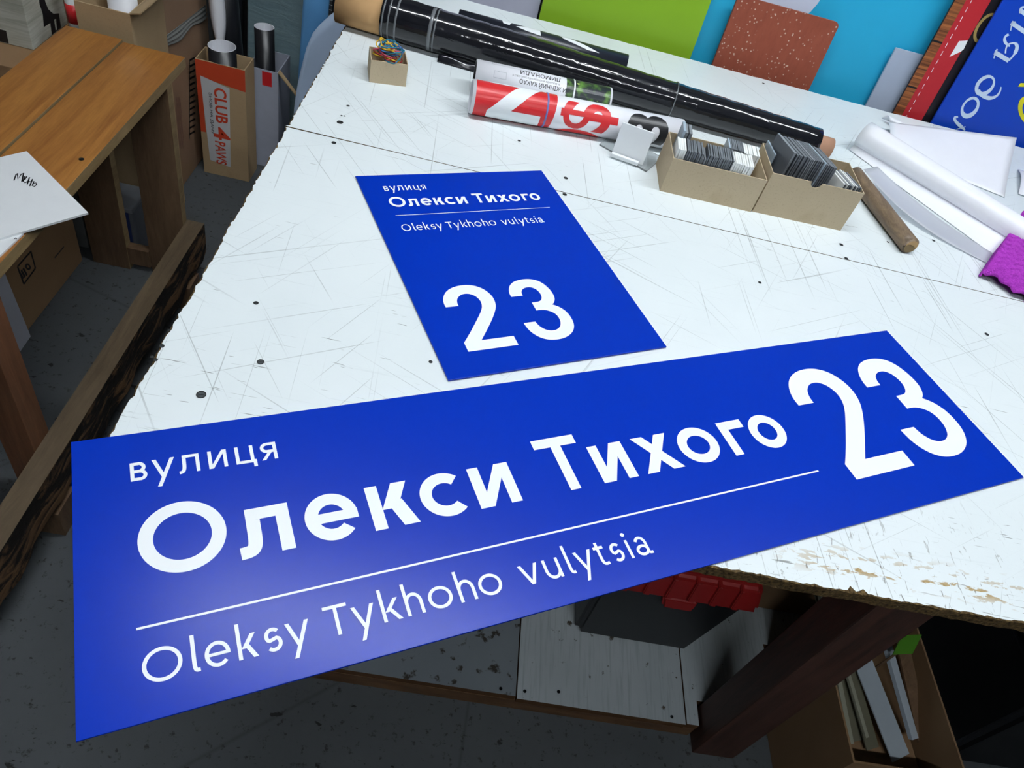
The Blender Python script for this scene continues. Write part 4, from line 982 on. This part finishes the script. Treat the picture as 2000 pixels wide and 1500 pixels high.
# glue bottle with red label
bp = at(142, 48, .545); bt = empty('glue_bottle', (bp.x, bp.y+.02, .49), 'white glue bottle with a red label and green cap behind the bench', 'bottle')
def vcyl(name, x, y, prof, m, par, n=24):
    vs = []; fs = []
    for z, r in prof:
        for k in range(n): vs.append((x+r*math.cos(2*math.pi*k/n), y+r*math.sin(2*math.pi*k/n), z))
    for i in range(len(prof)-1):
        for k in range(n): fs.append((i*n+k, i*n+(k+1) % n, (i+1)*n+(k+1) % n, (i+1)*n+k))
    fs += [tuple(range(n))[::-1], tuple(range((len(prof)-1)*n, len(prof)*n))]
    return fix_normals(mk(name, vs, fs, m, par, True))
X_, Y_ = bp.x, bp.y+.02
vcyl('bottle', X_, Y_, [(.49, .018), (.60, .018), (.615, .012), (.63, .010)], M_white, bt)
vcyl('label', X_, Y_, [(.545, .0186), (.592, .0186)], M_red, bt)
vcyl('cap', X_, Y_, [(.63, .011), (.66, .008)], M_grn, bt)
sb_ = box('carton', X_-.022, X_+.05, Y_-.03, Y_+.04, .001, .4895, M_card3, None, .002); tag(sb_, 'narrow brown carton under the glue bottle', 'box')
# open carton behind the bench end
oc = empty('open_carton', (-.98, 1.88, 0), 'open brown carton with torn flaps and a white roll inside, behind the bench', 'box')
def oc_pt(u, v, y): return aty(u, v, y)
yo = 1.775; tl_, tr_ = oc_pt(143, -2, yo), oc_pt(252, 32, yo); zt = (tl_.z+tr_.z)/2
x0o, x1o = tl_.x+.0, oc_pt(258, 60, yo).x
open_box('body', (x0o, yo, .001), (x1o-x0o, 0, 0), (0, .19, 0), zt, .004, M_card, oc)
fl = [Vector((x1o, yo, zt)), Vector((x1o, yo+.19, zt)), Vector((x1o+.075, yo+.17, zt+.055)), Vector((x1o+.03, yo-.012, zt+.012))]
prism('flap', fl, (0, 0, .003), M_card, oc)
wr = empty('vinyl_roll', (x0o+.09, yo+.1, .3), 'white vinyl roll standing in the open carton', 'roll')
shell_tube('sheet', (x0o+.062, yo+.10, .02), (x0o+.062, yo+.11, zt+.10), .034, .031, [M_paper], wr, 32)
# tall carton with stretch wrap behind
tc = empty('tall_carton', (-1.06, 2.15, 0), 'tall brown carton with printed marks and a stretch film strap', 'box')
XT = -.885; box('body', -1.28, XT, 1.972, 2.36, .001, .80, cardboard('pinkish_cardboard', '#8a6e58', '#9c7f66'), tc, .002)
def xt(u, v): p = atx(u, v, XT); return Vector((XT, p.y, p.z))
P = Pen()
for k in range(13):
    a, b, c = xt(370, 118+k*12), xt(381, 112+k*12), xt(370, 128+k*12); P.stroke([(a.y, a.z), (b.y, b.z)], .006); P.stroke([(a.y, a.z), (c.y, c.z)], .005)
lay('printed_marks', P, lambda y, z: (Vector((XT, y, z)), Vector((1, 0, 0))), M_black, tc, 'black printed tread marks')
P = Pen()
for k in range(5):
    a, b = xt(343+k*2, 190), xt(351+k*2, 290); P.stroke([(a.y, a.z), (b.y, b.z)], .0022)
lay('printed_lettering', P, lambda y, z: (Vector((XT, y, z)), Vector((1, 0, 0))), plain('maroon_print', '#6a3a3a', .6, .3), tc)
s0_, s1_ = xt(300, 100), xt(400, 20); s0_.y = max(s0_.y, 1.98); dn = Vector((0, 0, .06)); M_strap = plain('stretch_film_strap', '#8d8f8c', .2, .6, .06, 60, .5, stretch=(1, 4, 1))
def strap(s, t): p = s0_.lerp(s1_, s); return p+Vector((.004+.002*math.sin(t*19+s*3), 0, .018-.036*t+.006*math.sin(s*12)*t))
grid('film_strap', strap, 20, 12, M_strap, tc, .0006)
# narrow carton with the printed label
cb = empty('narrow_carton', (-.78, 2.2, 0), 'narrow brown carton with an orange band and a white printed label', 'box')
CX0, CX1, CY0, CY1, CH = -.853, -.707, 2.150, 2.238, .386
open_box('body', (CX0, CY0, .001), (CX1-CX0, 0, 0), (0, CY1-CY0, 0), CH, .003, M_card, cb)
M_org = plain('orange_print', '#c8492a', .5, .4, .04)
def face(nm, pts, m, lift, lab=None):
    P = Pen(); P.poly(pts); return lay(nm, P, lambda x, z: (Vector((x, CY0, z)), Vector((0, -1, 0))), m, cb, lab, lift)
face('orange_band', [(CX0, .335), (CX1, .318), (CX1, CH), (CX0, CH)], M_org, .0003, 'orange printed band')
face('orange_edge', [(CX0, .15), (CX0+.016, .15), (CX0+.013, .34), (CX0, .34)], M_org, .0004)
face('label', [(CX0+.022, .052), (CX0+.088, .042), (CX0+.098, .318), (CX0+.012, .338)], plain('label_paper', '#c9cccf', .5, .4, .03), .0006, 'white printed label')
M_ltr = plain('orange_red_letters', '#d2462c', .5, .4)
def club(text, x_lo, x_hi, z_top, z_bot, bold=.03, m=None, shear=0):
    P = font_pen(text, bold, shear); a, b, c, d = extent(P)
    P.v = [(x_lo+(y-c)/(d-c)*(x_hi-x_lo), z_top-(x-a)/(b-a)*(z_top-z_bot)) for x, y in P.v]
    lay('label_lettering', P, lambda x, z: (Vector((x, CY0, z)), Vector((0, -1, 0))), m or M_ltr, cb, None, .0009)
club('CLUB', CX0+.050, CX0+.088, .312, .195); club('4', CX0+.040, CX0+.092, .180, .135); club('PAWS', CX0+.042, CX0+.076, .128, .045)
club('ЗНОВ НА ДАЧУ', CX0+.032, CX0+.042, .290, .150, .0, M_navy)
def std_roll(name, base, top, ro, label, mo=None):
    e = empty(name, base, label, 'roll'); shell_tube('sheet', base, top, ro, ro-.0022, [mo or M_black, M_paper], e, 32, (0, 1, 1)); return e
std_roll('vinyl_roll', (-.785, 2.195, .01), (-.785, 2.19, .425), .040, 'wide black vinyl roll with white inside in the narrow carton')
std_roll('vinyl_roll', (-.790, 2.31, .003), (-.835, 2.34, .72), .042, 'tall black vinyl roll with white inner face leaning behind the narrow carton')
def curled(s, t):
    h = math.sin(math.pi*t)**.7; z = .36+.27*t
    return Vector((-.818+.030*h*(s-.5)*1.6-.012*t, 2.252+.02*(s-.5)**2*4+.012*t, z))
crl = grid('curled_edge', curled, 6, 16, M_paper, None, .0008); tag(crl, 'white curled offcut edge in front of the tall black roll', 'offcut')
# white carton with black roll
wc = empty('white_carton', (-.65, 2.36, 0), 'white carton with a red corner behind the narrow brown carton', 'box')
WX0, WX1, WY0, WY1, WH = -.735, -.640, 2.262, 2.40, .345
open_box('body', (WX0, WY0, .001), (WX1-WX0, 0, 0), (0, WY1-WY0, 0), WH, .003, plain('white_carton_board', '#aeb4c4', .6, .3, .06), wc)
P = Pen(); P.rect(WX0+.045, WH-.05, WX1-.02, WH-.004); lay('red_corner', P, lambda x, z: (Vector((x, WY0, z)), Vector((0, -1, 0))), M_red, wc, 'red printed corner')
prism('flap', [Vector((WX1, WY0, WH)), Vector((WX1, WY0+.02, WH)), Vector((WX1+.085, WY0-.03, WH-.055)), Vector((WX1+.085, WY0-.045, WH-.055))], (0, 0, .004), M_card, wc)
std_roll('vinyl_roll', (-.690, 2.31, .01), (-.700, 2.325, .452), .030, 'slim black vinyl roll with white inside in the white carton')
std_roll('vinyl_roll', (-.855, 2.44, .003), (-.865, 2.62, .95), .035, 'tall black vinyl roll leaning at the back wall')
# wrapped sheets, blue sheet and white sheets between carton and table
n_ = N('wrapped_sheets'); p_ = n_.co(); k_ = n_.noise(n_.mapv(p_, (3, 3, 12), (0, .6, .4)), 4, 5, .6, .6)
n_.set(n_.mix(n_.ramp(k_, .3, .7), lin('#708890'), lin('#7d9398')), .22, .6, 0, .3); n_.bump(k_, .4, .01); M_wrap = n_.m
o = obox('wrapped_stack', (-.81, 2.46, .002), (.215, 0, 0), (0, .06, 0), (0, .12, 1.0), M_wrap, None, .006); tag(o, 'stack of sheets wrapped in clear film standing behind the cartons', 'stack')
M_bsheet = plain('light_blue_sheet', '#5f9bd0', .35, .5, .05, 12); M_wsheet = plain('blue_white_sheet', '#b7cbe6', .4, .45, .03)
def curl(x0, y0, h, w, b, s, t):
    a = s*1.5; return Vector((x0+w*math.sin(a)*.8+.03*t, y0+w*(1-math.cos(a))*.6+b*t, .003+h*t))
o = grid('blue_sheet', lambda s, t: curl(-.600, 2.29, .80, .085, .03, s, t), 12, 12, M_bsheet, None, .001); tag(o, 'light blue plastic sheet standing beside the table end', 'sheet')
o = grid('white_sheet', lambda s, t: Vector((-.545+.22*s-.03*math.sin(t*3.1)*(1-s), 2.17+.03*s+.06*t+.03*math.sin(s*3), .004+(.46+.22*s**.6)*t)), 14, 12, M_wsheet, None, .001); tag(o, 'pale blue white sheet curling beside the back corner of the table', 'sheet')
br = empty('brush_strip', (-.45, 2.44, 0), 'dark board with a pale bristle fringe behind the white sheet', 'brush')
obox('board', (-.535, 2.47, .003), (.30, 0, 0), (0, .012, 0), (0, .06, .80), M_black, br)
for k in range(24):
    z = .42+k*.015; yy = 2.466+.06*z/.8-.002; tube('bristle', [(-.533, yy, z), (-.572+.012*math.sin(k*2.3), yy-.006, z+.008*math.sin(k*1.7))], .0012, M_white, br, 4)
# tidy up helper properties
for o in bpy.data.objects:
    if '_w' in o: del o['_w']
